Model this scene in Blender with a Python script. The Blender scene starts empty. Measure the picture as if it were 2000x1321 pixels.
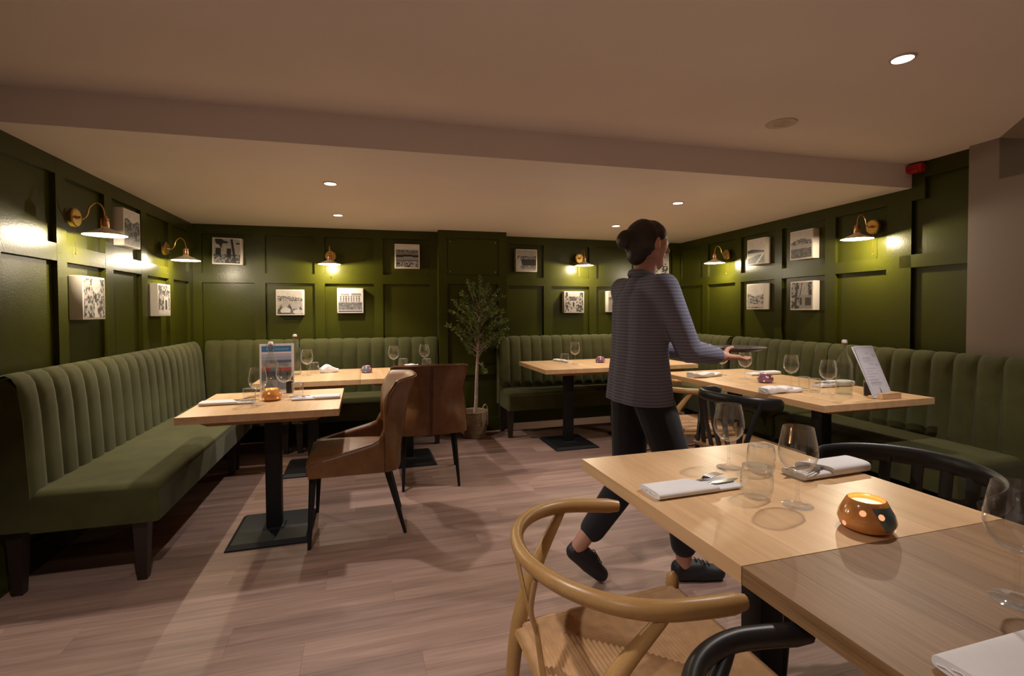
import bpy, bmesh, math, random
import numpy as np
from mathutils import Vector, Matrix

random.seed(7)
rng = np.random.default_rng(11)
PI = math.pi
scene = bpy.context.scene
COL = scene.collection

# ------------------------------------------------------------------ camera
cam_data = bpy.data.cameras.new('camera')
cam = bpy.data.objects.new('camera', cam_data)
COL.objects.link(cam)
FPX = 980.1
cam_data.sensor_fit = 'HORIZONTAL'
cam_data.sensor_width = 36.0
cam_data.lens = FPX / 2000.0 * 36.0
cam_data.clip_start = 0.02
YAW, PITCH, ROLL = 0.2901, 0.0233, -0.0044
fw = Vector((math.sin(YAW) * math.cos(PITCH), math.cos(YAW) * math.cos(PITCH), -math.sin(PITCH)))
rt0 = Vector((math.cos(YAW), -math.sin(YAW), 0))
up0 = rt0.cross(fw)
rt = rt0 * math.cos(ROLL) + up0 * math.sin(ROLL)
up = up0 * math.cos(ROLL) - rt0 * math.sin(ROLL)
m = Matrix((rt, up, -fw)).transposed().to_4x4()
m.translation = Vector((0, 0, 1.28))
cam.matrix_world = m
cam_data.shift_y = -31.4 / 2000.0
scene.camera = cam

# ------------------------------------------------------------------ world, exposure
world = bpy.data.worlds.new('world')
scene.world = world
world.use_nodes = True
world.node_tree.nodes['Background'].inputs[0].default_value = (1.0, 0.85, 0.75, 1)
world.node_tree.nodes['Background'].inputs[1].default_value = 0.012
vs = scene.view_settings
vs.view_transform = 'Standard'
vs.look = 'None'
vs.gamma = 1.0
vs.use_curve_mapping = False
vs.exposure = 0.0
try:
    scene.cycles.use_denoising = True
    scene.cycles.transparent_max_bounces = 24
    scene.cycles.max_bounces = 10
    scene.cycles.sample_clamp_indirect = 4.0
except Exception:
    pass
DOWN_W = 18.0          # watts of one recessed downlight
DOWN_COL = (1.0, 0.91, 0.84)
SCONCE_W = 28.0
SCONCE_COL = (1.0, 0.84, 0.60)

# ------------------------------------------------------------------ materials
MATS = {}
def newmat(name):
    mt = bpy.data.materials.new(name)
    mt.use_nodes = True
    nt = mt.node_tree
    return mt, nt, nt.nodes['Principled BSDF']
def pmat(name, col, rough=0.5, metal=0.0, spec=0.5, bump=0.0, bscale=200.0, var=0.0, vscale=6.0, sheen=0.0, coat=0.0, emit=None, estr=0.0, objvar=0.0):
    mt, nt, b = newmat(name)
    b.inputs['Base Color'].default_value = (*col, 1)
    b.inputs['Roughness'].default_value = rough
    b.inputs['Metallic'].default_value = metal
    b.inputs['Specular IOR Level'].default_value = spec
    b.inputs['Sheen Weight'].default_value = sheen
    b.inputs['Coat Weight'].default_value = coat
    if emit:
        b.inputs['Emission Color'].default_value = (*emit, 1)
        b.inputs['Emission Strength'].default_value = estr
    if var or bump or objvar:
        tc = nt.nodes.new('ShaderNodeTexCoord')
    src = None
    if var:
        n = nt.nodes.new('ShaderNodeTexNoise'); n.inputs['Scale'].default_value = vscale; n.inputs['Detail'].default_value = 5
        nt.links.new(tc.outputs['Object'], n.inputs['Vector'])
        mr = nt.nodes.new('ShaderNodeMapRange'); mr.inputs[1].default_value = 0.3; mr.inputs[2].default_value = 0.7
        mr.inputs[3].default_value = 1 - var; mr.inputs[4].default_value = 1 + var
        nt.links.new(n.outputs[0], mr.inputs[0])
        src = mr.outputs[0]
    if objvar:
        oi = nt.nodes.new('ShaderNodeObjectInfo')
        mr2 = nt.nodes.new('ShaderNodeMapRange'); mr2.inputs[3].default_value = 1 - objvar; mr2.inputs[4].default_value = 1 + objvar
        nt.links.new(oi.outputs['Random'], mr2.inputs[0])
        if src:
            mu = nt.nodes.new('ShaderNodeMath'); mu.operation = 'MULTIPLY'
            nt.links.new(src, mu.inputs[0]); nt.links.new(mr2.outputs[0], mu.inputs[1]); src = mu.outputs[0]
        else:
            src = mr2.outputs[0]
    if src:
        hs = nt.nodes.new('ShaderNodeHueSaturation'); hs.inputs['Color'].default_value = (*col, 1)
        nt.links.new(src, hs.inputs['Value']); nt.links.new(hs.outputs[0], b.inputs['Base Color'])
    if bump:
        n = nt.nodes.new('ShaderNodeTexNoise'); n.inputs['Scale'].default_value = bscale; n.inputs['Detail'].default_value = 3
        nt.links.new(tc.outputs['Object'], n.inputs['Vector'])
        bp = nt.nodes.new('ShaderNodeBump'); bp.inputs['Strength'].default_value = bump; bp.inputs['Distance'].default_value = 0.002
        nt.links.new(n.outputs[0], bp.inputs['Height']); nt.links.new(bp.outputs[0], b.inputs['Normal'])
    MATS[name] = mt
    return mt
def woodmat(name, c1, c2, rough=0.45, along='X', gscale=1.0, objvar=0.12, satv=0.0, contrast=1.0, spec=0.4, bump=0.1):
    mt, nt, b = newmat(name)
    tc = nt.nodes.new('ShaderNodeTexCoord')
    oi = nt.nodes.new('ShaderNodeObjectInfo')
    add = nt.nodes.new('ShaderNodeVectorMath'); add.operation = 'ADD'
    sc = nt.nodes.new('ShaderNodeVectorMath'); sc.operation = 'SCALE'; sc.inputs[3].default_value = 37.0
    cmb = nt.nodes.new('ShaderNodeCombineXYZ')
    for k in range(3): nt.links.new(oi.outputs['Random'], cmb.inputs[k])
    nt.links.new(cmb.outputs[0], sc.inputs[0])
    nt.links.new(tc.outputs['Object'], add.inputs[0]); nt.links.new(sc.outputs[0], add.inputs[1])
    def grain(sl, sx, det, dist):
        mp = nt.nodes.new('ShaderNodeMapping')
        s = [sx, sx, sx]; s['XYZ'.index(along)] = sl
        mp.inputs['Scale'].default_value = s
        nt.links.new(add.outputs[0], mp.inputs[0])
        n = nt.nodes.new('ShaderNodeTexNoise'); n.inputs['Scale'].default_value = gscale; n.inputs['Detail'].default_value = det; n.inputs['Distortion'].default_value = dist
        nt.links.new(mp.outputs[0], n.inputs['Vector'])
        return n.outputs[0]
    g1 = grain(1.1, 14, 4, 0.6); g2 = grain(5, 140, 3, 0.2)
    mixf = nt.nodes.new('ShaderNodeMath'); mixf.operation = 'MULTIPLY_ADD'; mixf.inputs[1].default_value = 0.35
    nt.links.new(g2, mixf.inputs[0])
    mm = nt.nodes.new('ShaderNodeMath'); mm.operation = 'MULTIPLY'; mm.inputs[1].default_value = 0.65
    nt.links.new(g1, mm.inputs[0]); nt.links.new(mm.outputs[0], mixf.inputs[2])
    cr = nt.nodes.new('ShaderNodeValToRGB')
    w = 0.20 / contrast
    cr.color_ramp.elements[0].position = 0.5 - w; cr.color_ramp.elements[0].color = (*c2, 1)
    cr.color_ramp.elements[1].position = 0.5 + w; cr.color_ramp.elements[1].color = (*c1, 1)
    nt.links.new(mixf.outputs[0], cr.inputs[0])
    hs = nt.nodes.new('ShaderNodeHueSaturation')
    mr2 = nt.nodes.new('ShaderNodeMapRange'); mr2.inputs[3].default_value = 1 - objvar; mr2.inputs[4].default_value = 1 + objvar
    nt.links.new(oi.outputs['Random'], mr2.inputs[0]); nt.links.new(mr2.outputs[0], hs.inputs['Value'])
    nt.links.new(cr.outputs[0], hs.inputs['Color']); nt.links.new(hs.outputs[0], b.inputs['Base Color'])
    b.inputs['Roughness'].default_value = rough
    b.inputs['Specular IOR Level'].default_value = spec
    if bump:
        bp = nt.nodes.new('ShaderNodeBump'); bp.inputs['Strength'].default_value = bump; bp.inputs['Distance'].default_value = 0.001
        nt.links.new(g2, bp.inputs['Height']); nt.links.new(bp.outputs[0], b.inputs['Normal'])
    MATS[name] = mt
    return mt
def glassmat(name, tint=(0.985, 0.988, 0.985), edge=0.85, edge_white=0.13):
    mt = bpy.data.materials.new(name); mt.use_nodes = True
    nt = mt.node_tree; nt.nodes.clear()
    out = nt.nodes.new('ShaderNodeOutputMaterial')
    tr = nt.nodes.new('ShaderNodeBsdfTransparent'); tr.inputs[0].default_value = (*tint, 1)
    gl = nt.nodes.new('ShaderNodeBsdfGlossy'); gl.inputs['Roughness'].default_value = 0.03
    lw = nt.nodes.new('ShaderNodeLayerWeight'); lw.inputs[0].default_value = 0.5
    pw = nt.nodes.new('ShaderNodeMath'); pw.operation = 'POWER'; pw.inputs[1].default_value = 4.0
    ma = nt.nodes.new('ShaderNodeMath'); ma.operation = 'MULTIPLY_ADD'; ma.inputs[1].default_value = edge; ma.inputs[2].default_value = 0.045
    nt.links.new(lw.outputs['Facing'], pw.inputs[0]); nt.links.new(pw.outputs[0], ma.inputs[0])
    mx = nt.nodes.new('ShaderNodeMixShader')
    nt.links.new(ma.outputs[0], mx.inputs[0]); nt.links.new(tr.outputs[0], mx.inputs[1]); nt.links.new(gl.outputs[0], mx.inputs[2])
    # pale diffuse mixed in at grazing edges, standing in for rim highlights
    df = nt.nodes.new('ShaderNodeBsdfDiffuse'); df.inputs[0].default_value = (0.85, 0.87, 0.87, 1)
    p2 = nt.nodes.new('ShaderNodeMath'); p2.operation = 'POWER'; p2.inputs[1].default_value = 3.0
    m2 = nt.nodes.new('ShaderNodeMath'); m2.operation = 'MULTIPLY'; m2.inputs[1].default_value = edge_white
    nt.links.new(lw.outputs['Facing'], p2.inputs[0]); nt.links.new(p2.outputs[0], m2.inputs[0])
    mx2 = nt.nodes.new('ShaderNodeMixShader')
    nt.links.new(m2.outputs[0], mx2.inputs[0]); nt.links.new(mx.outputs[0], mx2.inputs[1]); nt.links.new(df.outputs[0], mx2.inputs[2])
    nt.links.new(mx2.outputs[0], out.inputs[0])
    MATS[name] = mt
    return mt
def printmat(name, rough=0.6):
    mt, nt, b = newmat(name)
    at = nt.nodes.new('ShaderNodeVertexColor'); at.layer_name = 'tone'
    nt.links.new(at.outputs[0], b.inputs['Base Color'])
    b.inputs['Roughness'].default_value = rough
    MATS[name] = mt
    return mt
def emitmat(name, col, s):
    mt = bpy.data.materials.new(name); mt.use_nodes = True
    nt = mt.node_tree; nt.nodes.clear()
    out = nt.nodes.new('ShaderNodeOutputMaterial'); e = nt.nodes.new('ShaderNodeEmission')
    e.inputs[0].default_value = (*col, 1); e.inputs[1].default_value = s
    nt.links.new(e.outputs[0], out.inputs[0])
    MATS[name] = mt
    return mt

pmat('green_paint', (0.0365, 0.0385, 0.0032), 0.29, spec=0.20, bump=0.30, bscale=90, var=0.04, vscale=3)
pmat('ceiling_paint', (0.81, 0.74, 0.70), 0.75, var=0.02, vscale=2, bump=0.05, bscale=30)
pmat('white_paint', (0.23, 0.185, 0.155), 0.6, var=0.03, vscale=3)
pmat('green_velvet', (0.056, 0.055, 0.0175), 0.85, spec=0.12, sheen=0.10, var=0.14, vscale=9, bump=0.15, bscale=500)
pmat('dark_wood', (0.020, 0.011, 0.008), 0.45, var=0.1)
pmat('black_metal', (0.010, 0.010, 0.011), 0.5, spec=0.28, bump=0.1, bscale=300)
pmat('black_lacquer', (0.010, 0.010, 0.011), 0.38)
pmat('brown_leather', (0.150, 0.062, 0.018), 0.43, spec=0.5, var=0.22, vscale=14, bump=0.25, bscale=180)
pmat('leather_seam', (0.02, 0.008, 0.004), 0.6)
pmat('brass', (0.62, 0.38, 0.11), 0.28, metal=1.0)
pmat('copper', (0.50, 0.25, 0.13), 0.32, metal=1.0)
pmat('shade_enamel', (0.80, 0.72, 0.55), 0.4)
pmat('chrome', (0.36, 0.36, 0.38), 0.18, metal=1.0)
pmat('linen', (0.72, 0.70, 0.71), 0.9, sheen=0.2, bump=0.2, bscale=700, var=0.03, vscale=20)
pmat('canvas', (0.62, 0.56, 0.50), 0.85, bump=0.2, bscale=500)
pmat('paper', (0.72, 0.70, 0.74), 0.7)
pmat('red_plastic', (0.45, 0.012, 0.02), 0.4)
pmat('white_plastic', (0.62, 0.52, 0.43), 0.5)
pmat('grille_dark', (0.10, 0.075, 0.055), 0.7)
pmat('wicker', (0.24, 0.155, 0.085), 0.8, var=0.35, vscale=60, bump=0.6, bscale=150)
pmat('soil', (0.03, 0.02, 0.012), 0.9)
pmat('bark', (0.30, 0.22, 0.165), 0.85, var=0.3, vscale=30, bump=0.5, bscale=80)
pmat('olive_leaf', (0.105, 0.140, 0.036), 0.6, spec=0.25, objvar=0.0, var=0.5, vscale=9)
pmat('cord', (0.46, 0.27, 0.13), 0.75, var=0.12, vscale=40)
pmat('amber_glaze', (0.62, 0.27, 0.075), 0.16, coat=0.6, var=0.25, vscale=25)
pmat('blue_glaze', (0.11, 0.17, 0.19), 0.2, coat=0.5, var=0.2, vscale=30)
pmat('violet_glaze', (0.20, 0.10, 0.18), 0.2, coat=0.5, var=0.5, vscale=25)
pmat('wax', (0.80, 0.62, 0.42), 0.5, emit=(1.0, 0.66, 0.44), estr=0.8)  # emission puts the flame's light into the wax colour
emitmat('glow_hole', (1.0, 0.42, 0.20), 1.1)
emitmat('flame', (1.0, 0.62, 0.28), 9.0)
emitmat('lamp_lens', (1.0, 0.93, 0.86), 14.0)
emitmat('bulb', (1.0, 0.84, 0.62), 40.0)
glassmat('glass', edge_white=0.22)
glassmat('tumbler_glass', edge_white=0.12)
glassmat('bottle_glass', (0.93, 0.95, 0.93), 0.7)
pmat('water', (0.8, 0.85, 0.85), 0.1)
pmat('skin', (0.48, 0.24, 0.17), 0.5)
pmat('hair', (0.022, 0.013, 0.010), 0.5, bump=0.6, bscale=120)
pmat('black_cloth', (0.010, 0.010, 0.014), 0.9, sheen=0.1)
pmat('shoe_black', (0.012, 0.013, 0.016), 0.55)
pmat('shoe_sole', (0.02, 0.02, 0.022), 0.7)
pmat('lip', (0.35, 0.11, 0.09), 0.5)
pmat('eye_white', (0.7, 0.68, 0.65), 0.3)
pmat('plate_dark', (0.06, 0.055, 0.055), 0.35)
pmat('pepper', (0.03, 0.018, 0.012), 0.8)
pmat('rubber_red', (0.30, 0.02, 0.015), 0.6)
pmat('porcelain', (0.8, 0.78, 0.75), 0.25)
woodmat('table_oak', (0.74, 0.48, 0.265), (0.56, 0.345, 0.17), 0.34, 'Y', 1.0, 0.07, contrast=1.2, spec=0.45)
woodmat('table_oak_worn', (0.33, 0.195, 0.096), (0.165, 0.086, 0.036), 0.45, 'Y', 1.3, 0.07, contrast=1.25, spec=0.25, bump=0.25)
woodmat('table_frame', (0.40, 0.19, 0.055), (0.30, 0.13, 0.035), 0.45, 'X', 1.0, 0.05)
woodmat('floor_oak', (0.40, 0.262, 0.212), (0.185, 0.113, 0.090), 0.48, 'X', 0.9, 0.12, contrast=1.1, spec=0.35, bump=0.15)
woodmat('beech', (0.50, 0.30, 0.115), (0.38, 0.205, 0.068), 0.35, 'X', 1.4, 0.06, contrast=0.9, spec=0.5)
woodmat('seat_wood', (0.33, 0.19, 0.085), (0.23, 0.12, 0.05), 0.4, 'X', 1.2, 0.05)
printmat('print_tones')
# striped shirt cloth
mt, nt, b = newmat('shirt_cloth')
tc = nt.nodes.new('ShaderNodeTexCoord'); wv = nt.nodes.new('ShaderNodeTexWave')
wv.bands_direction = 'Z'; wv.inputs['Scale'].default_value = 22.0; wv.inputs['Distortion'].default_value = 0.4
nt.links.new(tc.outputs['Object'], wv.inputs['Vector'])
cr = nt.nodes.new('ShaderNodeValToRGB')
cr.color_ramp.elements[0].color = (0.095, 0.098, 0.145, 1); cr.color_ramp.elements[1].color = (0.17, 0.175, 0.25, 1)
nt.links.new(wv.outputs[0], cr.inputs[0]); nt.links.new(cr.outputs[0], b.inputs['Base Color'])
b.inputs['Roughness'].default_value = 0.85
MATS['shirt_cloth'] = mt

# ------------------------------------------------------------------ mesh helpers
class MB:
    def __init__(self):
        self.v = []; self.f = []
    def add(self, vs_, fs):
        o = len(self.v)
        self.v += [tuple(p) for p in vs_]
        self.f += [tuple(i + o for i in q) for q in fs]
        return self
    def box(self, x0, x1, y0, y1, z0, z1):
        return self.add([(x0,y0,z0),(x1,y0,z0),(x1,y1,z0),(x0,y1,z0),(x0,y0,z1),(x1,y0,z1),(x1,y1,z1),(x0,y1,z1)],
                        [(0,3,2,1),(4,5,6,7),(0,1,5,4),(1,2,6,5),(2,3,7,6),(3,0,4,7)])
    def frustum(self, c0, hx0, hy0, c1, hx1, hy1):
        vs_ = []
        for c, hx, hy in ((c0,hx0,hy0),(c1,hx1,hy1)):
            vs_ += [(c[0]-hx,c[1]-hy,c[2]),(c[0]+hx,c[1]-hy,c[2]),(c[0]+hx,c[1]+hy,c[2]),(c[0]-hx,c[1]+hy,c[2])]
        return self.add(vs_, [(0,3,2,1),(4,5,6,7),(0,1,5,4),(1,2,6,5),(2,3,7,6),(3,0,4,7)])
    def prism(self, poly, a, b_):
        """poly: list of 3D points; extruded by vector (a->b_ offset)"""
        n = len(poly); off = Vector(b_) - Vector(a)
        vs_ = [tuple(p) for p in poly] + [tuple(Vector(p) + off) for p in poly]
        fs = [tuple(range(n-1,-1,-1)), tuple(range(n, 2*n))]
        fs += [(i, (i+1) % n, n + (i+1) % n, n + i) for i in range(n)]
        return self.add(vs_, fs)
    def rbox(self, x0, x1, y0, y1, z0, z1, r=0.01, seg=2):
        bm = bmesh.new(); bmesh.ops.create_cube(bm, size=1)
        for v in bm.verts:
            v.co = Vector(((x0+x1)/2 + v.co.x*(x1-x0), (y0+y1)/2 + v.co.y*(y1-y0), (z0+z1)/2 + v.co.z*(z1-z0)))
        bmesh.ops.bevel(bm, geom=bm.edges[:], offset=r, segments=seg, profile=0.5, affect='EDGES')
        bm.verts.index_update()
        self.add([v.co[:] for v in bm.verts], [[v.index for v in f.verts] for f in bm.faces])
        bm.free(); return self
    def lathe(self, prof, n=20, c=(0,0,0), closed=False):
        vs_ = []; fs = []
        k = len(prof)
        for i in range(n):
            a = 2*PI*i/n
            for r, z in prof: vs_.append((c[0]+r*math.cos(a), c[1]+r*math.sin(a), c[2]+z))
        for i in range(n):
            j = (i+1) % n
            for q in range(k if closed else k-1):
                q2 = (q+1) % k
                fs.append((i*k+q, j*k+q, j*k+q2, i*k+q2))
        if not closed:
            if prof[0][0] > 1e-5: fs.append(tuple(i*k for i in range(n-1,-1,-1)))
            if prof[-1][0] > 1e-5: fs.append(tuple(i*k+k-1 for i in range(n)))
        return self.add(vs_, fs)
    def tube(self, pts, rad, n=8, caps=True, upv=None, aspect=1.0, close=False):
        P = [Vector(p) for p in pts]; k = len(P)
        if not hasattr(rad, '__len__'): rad = [rad]*k
        T = []
        for i in range(k):
            if close: t = P[(i+1) % k] - P[i-1]
            else: t = P[min(i+1,k-1)] - P[max(i-1,0)]
            T.append(t.normalized())
        ref = Vector(upv) if upv else (Vector((0,0,1)) if abs(T[0].z) < 0.9 else Vector((1,0,0)))
        vs_ = []; u = None
        for i in range(k):
            if u is None or upv: u = ref - T[i]*ref.dot(T[i])
            else: u = u - T[i]*u.dot(T[i])
            u.normalize(); w = T[i].cross(u)
            for q in range(n):
                a = 2*PI*q/n
                vs_.append(P[i] + u*(math.cos(a)*rad[i]*aspect) + w*(math.sin(a)*rad[i]))
        fs = []
        for i in range(k if close else k-1):
            j = (i+1) % k
            for q in range(n): fs.append((i*n+q, i*n+(q+1) % n, j*n+(q+1) % n, j*n+q))
        if caps and not close:
            fs.append(tuple(range(n-1,-1,-1))); fs.append(tuple((k-1)*n+q for q in range(n)))
        return self.add(vs_, fs)
    def ball(self, c, r, nu=10, nv=6, sx=1, sy=1, sz=1):
        prof = [(r*math.sin(PI*i/nv), -r*math.cos(PI*i/nv)) for i in range(nv+1)]
        vs_ = []; fs = []
        for i in range(nu):
            a = 2*PI*i/nu
            for q, z in prof: vs_.append((c[0]+sx*q*math.cos(a), c[1]+sy*q*math.sin(a), c[2]+sz*z))
        k = nv+1
        for i in range(nu):
            j = (i+1) % nu
            for q in range(nv): fs.append((i*k+q, j*k+q, j*k+q+1, i*k+q+1))
        return self.add(vs_, fs)
    def grid(self, fn, nu, nv):
        vs_ = [fn(i/nu, j/nv) for i in range(nu+1) for j in range(nv+1)]
        fs = [(i*(nv+1)+j, (i+1)*(nv+1)+j, (i+1)*(nv+1)+j+1, i*(nv+1)+j+1) for i in range(nu) for j in range(nv)]
        return self.add(vs_, fs)
    def mesh(self, name, mat, smooth=True, angle=40):
        me = bpy.data.meshes.new(name)
        me.from_pydata(self.v, [], self.f)
        if mat: me.materials.append(MATS[mat] if isinstance(mat, str) else mat)
        bm = bmesh.new(); bm.from_mesh(me)
        bmesh.ops.remove_doubles(bm, verts=bm.verts[:], dist=1e-6)
        bmesh.ops.recalc_face_normals(bm, faces=bm.faces[:])
        bm.to_mesh(me); bm.free()
        if smooth:
            me.polygons.foreach_set('use_smooth', [True]*len(me.polygons))
            me.set_sharp_from_angle(angle=math.radians(angle))
        me.update()
        return me
    def obj(self, name, mat, parent=None, smooth=True, angle=40, loc=None):
        return link(name, self.mesh(name, mat, smooth, angle), parent, loc)
def link(name, me, parent=None, loc=None, rz=None):
    o = bpy.data.objects.new(name, me)
    COL.objects.link(o)
    if parent is not None: o.parent = parent
    if loc is not None: o.location = loc
    if rz is not None: o.rotation_euler = (0, 0, rz)
    return o
def tag(o, label=None, cat=None, group=None, kind=None):
    if label: o['label'] = label
    if cat: o['category'] = cat
    if group: o['group'] = group
    if kind: o['kind'] = kind
    return o
def thing(name, label, cat, loc=(0,0,0), rz=0.0, group=None):
    o = bpy.data.objects.new(name, None); o.empty_display_size = 0.1
    COL.objects.link(o); o.location = loc; o.rotation_euler = (0,0,rz)
    return tag(o, label, cat, group)
def dup(root, label, loc, rz=None, group=None, parent=None):
    r = root.copy(); COL.objects.link(r); r.location = loc
    if rz is not None: r.rotation_euler = (0,0,rz)
    r['label'] = label
    if group: r['group'] = group
    for ch in root.children:
        c = ch.copy(); COL.objects.link(c); c.parent = r
        for g in ch.children:
            d = g.copy(); COL.objects.link(d); d.parent = c
    return r
def smoothpath(pts, n=6):
    """Catmull-Rom through pts"""
    P = [np.array(p, float) for p in pts]; out = []
    for i in range(len(P)-1):
        p0 = P[max(i-1,0)]; p1 = P[i]; p2 = P[i+1]; p3 = P[min(i+2,len(P)-1)]
        for k in range(n):
            t = k/n
            out.append(0.5*((2*p1)+(-p0+p2)*t+(2*p0-5*p1+4*p2-p3)*t*t+(-p0+3*p1-3*p2+p3)*t**3))
    out.append(P[-1]); return out

# ------------------------------------------------------------------ room frame
ZL, ZU = 2.11, 2.27
class Wall:
    """front plane of the panelling: point p, direction d (along), normal n into the room"""
    def __init__(s, p, d, n):
        s.p = Vector((p[0],p[1],0)); s.d = Vector((d[0],d[1],0)).normalized(); s.n = Vector((n[0],n[1],0)).normalized()
    def at(s, along, out, z):
        q = s.p + s.d*along + s.n*out
        return Vector((q.x, q.y, z))
    def along(s, x=None, y=None):
        if x is not None: return (x - s.p.x)/s.d.x
        return (y - s.p.y)/s.d.y
    def box(s, mb, a0, a1, o0, o1, z0, z1):
        vs_ = [s.at(a,o,z) for z in (z0,z1) for a,o in ((a0,o0),(a1,o0),(a1,o1),(a0,o1))]
        return mb.add(vs_, [(0,3,2,1),(4,5,6,7),(0,1,5,4),(1,2,6,5),(2,3,7,6),(3,0,4,7)])
    def angle(s): return math.atan2(s.d.y, s.d.x)
WL = Wall((-1.6007,0), (0.013,1), (1,-0.013))
WB = Wall((0,5.347), (1,-0.0381), (-0.0381,-1))
WK = Wall((0.759,5.174), (1,-0.0263), (-0.0263,-1))
WR = Wall((0,5.409), (1,0.0097), (0.0097,-1))
WW = Wall((3.628,2.323), (0.0645,1), (-1,0.0645))
REC = 0.030

def panel_wall(name, W, a0, a1, bays, zr=(1.556,1.650), ztop=ZL, ztr=2.022, step=None, low=(0.60,0.70)):
    """bays: list of (start,end) along the wall; everything between bays is stile"""
    mb = MB(); W.box(mb, a0, a1, -0.14, -REC, 0, ztop)
    w = mb.obj(name, 'green_paint', smooth=False); tag(w, kind='structure')
    g = MB; edges = []
    prev = a0
    for s, e in bays:
        edges.append((prev, s)); prev = e
    edges.append((prev, a1))
    for s, e in edges:
        if e - s > 0.004:
            mb = MB(); W.box(mb, s, e, -REC-0.001, 0, 0.0, ztop); mb.obj('stile', 'green_paint', w, False)
    for s, e in bays:
        for z0, z1 in ((0.0,0.14), low, zr, (ztr, ztop)):
            mb = MB(); W.box(mb, s-0.0005, e+0.0005, -REC-0.001, -0.0004, z0, z1); mb.obj('rail', 'green_paint', w, False)
        for z0, z1 in ((0.14,low[0]), (low[1],zr[0]), (zr[1],ztr)):
            mb = MB(); W.box(mb, s+0.001, e-0.001, -REC-0.001, -REC+0.003, z0+0.001, z1-0.001); mb.obj('panel', 'green_paint', w, False)
    return w
aL = lambda y: WL.along(y=y)
panel_wall('wall_left', WL, aL(1.2), aL(5.40), [(aL(a),aL(b_)) for a,b_ in ((1.32,1.75),(1.85,2.28),(2.38,2.745),(2.845,3.272),(3.362,3.785),(3.884,4.309),(4.41,4.833),(4.93,5.323))])
aB = lambda x: WB.along(x=x)
panel_wall('wall_back', WB, aB(-1.53), aB(0.80), [(aB(a),aB(b_)) for a,b_ in ((-1.451,-0.998),(-0.902,-0.449),(-0.355,0.117),(0.209,0.684))])
aR = lambda x: WR.along(x=x)
panel_wall('wall_back_right', WR, aR(1.40), aR(3.83), [(aR(a),aR(b_)) for a,b_ in ((1.58,2.003),(2.098,2.579),(2.672,3.175),(3.274,3.718))])
aW = lambda y: WW.along(y=y)
w = panel_wall('wall_right', WW, aW(2.545), aW(5.46), [(aW(a),aW(b_)) for a,b_ in ((2.724,3.16),(3.26,3.738),(3.828,4.303),(4.391,4.867),(4.971,5.423))], zr=(1.563,1.652))
# stepped end bay of the right wall, under the raised ceiling
mb = MB(); WW.box(mb, aW(2.12), aW(2.545), -0.14, -REC, 0, ZU); mb.obj('panel', 'green_paint', w, False)
for s, e, z0, z1 in ((2.12,2.187,0,ZU),(2.545,2.628,0,2.022),(2.187,2.545,2.165,ZU),(2.458,2.545,2.022,2.166),(2.187,2.628,1.563,1.652),(2.187,2.628,0,0.14),(2.187,2.628,0.6,0.7)):
    mb = MB(); WW.box(mb, aW(s), aW(e), -REC-0.001, 0.0002, z0, z1); mb.obj('rail' if e-s > 0.2 else 'stile', 'green_paint', w, False)
# pier (column) in the middle of the back wall
mb = MB(); WK.box(mb, 0, 0.722, -0.45, -REC, 0, ZL)
col = mb.obj('wall_pier', 'green_paint', smooth=False); tag(col, kind='structure')
for a0, a1, z0, z1, n in ((0,0.09,0,ZL,'stile'),(0.634,0.722,0,ZL,'stile'),(0.09,0.634,2.03,ZL,'rail'),(0.09,0.634,1.556,1.648,'rail'),(0.09,0.634,0.6,0.7,'rail'),(0.09,0.634,0,0.14,'rail')):
    mb = MB(); WK.box(mb, a0, a1, -REC-0.001, 0, z0, z1); mb.obj(n, 'green_paint', col, False)
mb = MB(); WK.box(mb, 0.0945, 0.6295, -REC, -0.004, 1.6525, 2.0255); ap = mb.obj('access_panel', 'green_paint', col, False)
for a in (0.122, 0.60):
    for z in (1.685, 1.995):
        q = WK.at(a, -0.003, z); mb = MB(); mb.ball(q, 0.005, 8, 4); mb.obj('screw', 'white_plastic', ap)
# plain wall to the right, slightly proud of the green panelling
PROUD = 0.05
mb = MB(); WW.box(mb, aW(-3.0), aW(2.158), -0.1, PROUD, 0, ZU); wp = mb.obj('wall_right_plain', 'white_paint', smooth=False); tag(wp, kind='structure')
# sloped boxing where the plain wall meets the ceiling
mb = MB()
A = WW.at(aW(2.0), PROUD, ZU); B_ = Vector((2.95,1.42,ZU)); A2 = WW.at(aW(2.0), PROUD, 2.03); B2 = WW.at(aW(1.35), PROUD, 2.03); C_ = WW.at(aW(1.35), PROUD, ZU)
mb.add([A,B_,C_,A2,B2], [(0,1,4,3),(0,2,1),(0,3,4,2),(1,2,4)])
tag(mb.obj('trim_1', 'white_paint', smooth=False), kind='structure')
# walls behind the photographer
mb = MB(); mb.box(-1.75, 3.6, -3.1, -3.0, 0, ZU); tag(mb.obj('wall_near', 'ceiling_paint', smooth=False), kind='structure')
mb = MB(); mb.box(-1.75, -1.585, -3.0, 1.2, 0, ZU); tag(mb.obj('wall_left_plain', 'ceiling_paint', smooth=False), kind='structure')
# ceiling: raised part, lowered part and the drop between them
def beam_y(x): return 2.69 - 0.0385*x
mb = MB()
mb.box(-1.8, 4.0, -3.1, 2.9, ZU, ZU+0.12)
x0, x1 = -1.8, 4.05
mb.prism([(x0,beam_y(x0),ZL),(x1,beam_y(x1),ZL),(x1,5.75,ZL),(x0,5.75,ZL)], (0,0,0), (0,0,ZU+0.12-ZL))
tag(mb.obj('ceiling', 'ceiling_paint', smooth=False), kind='structure')

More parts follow.
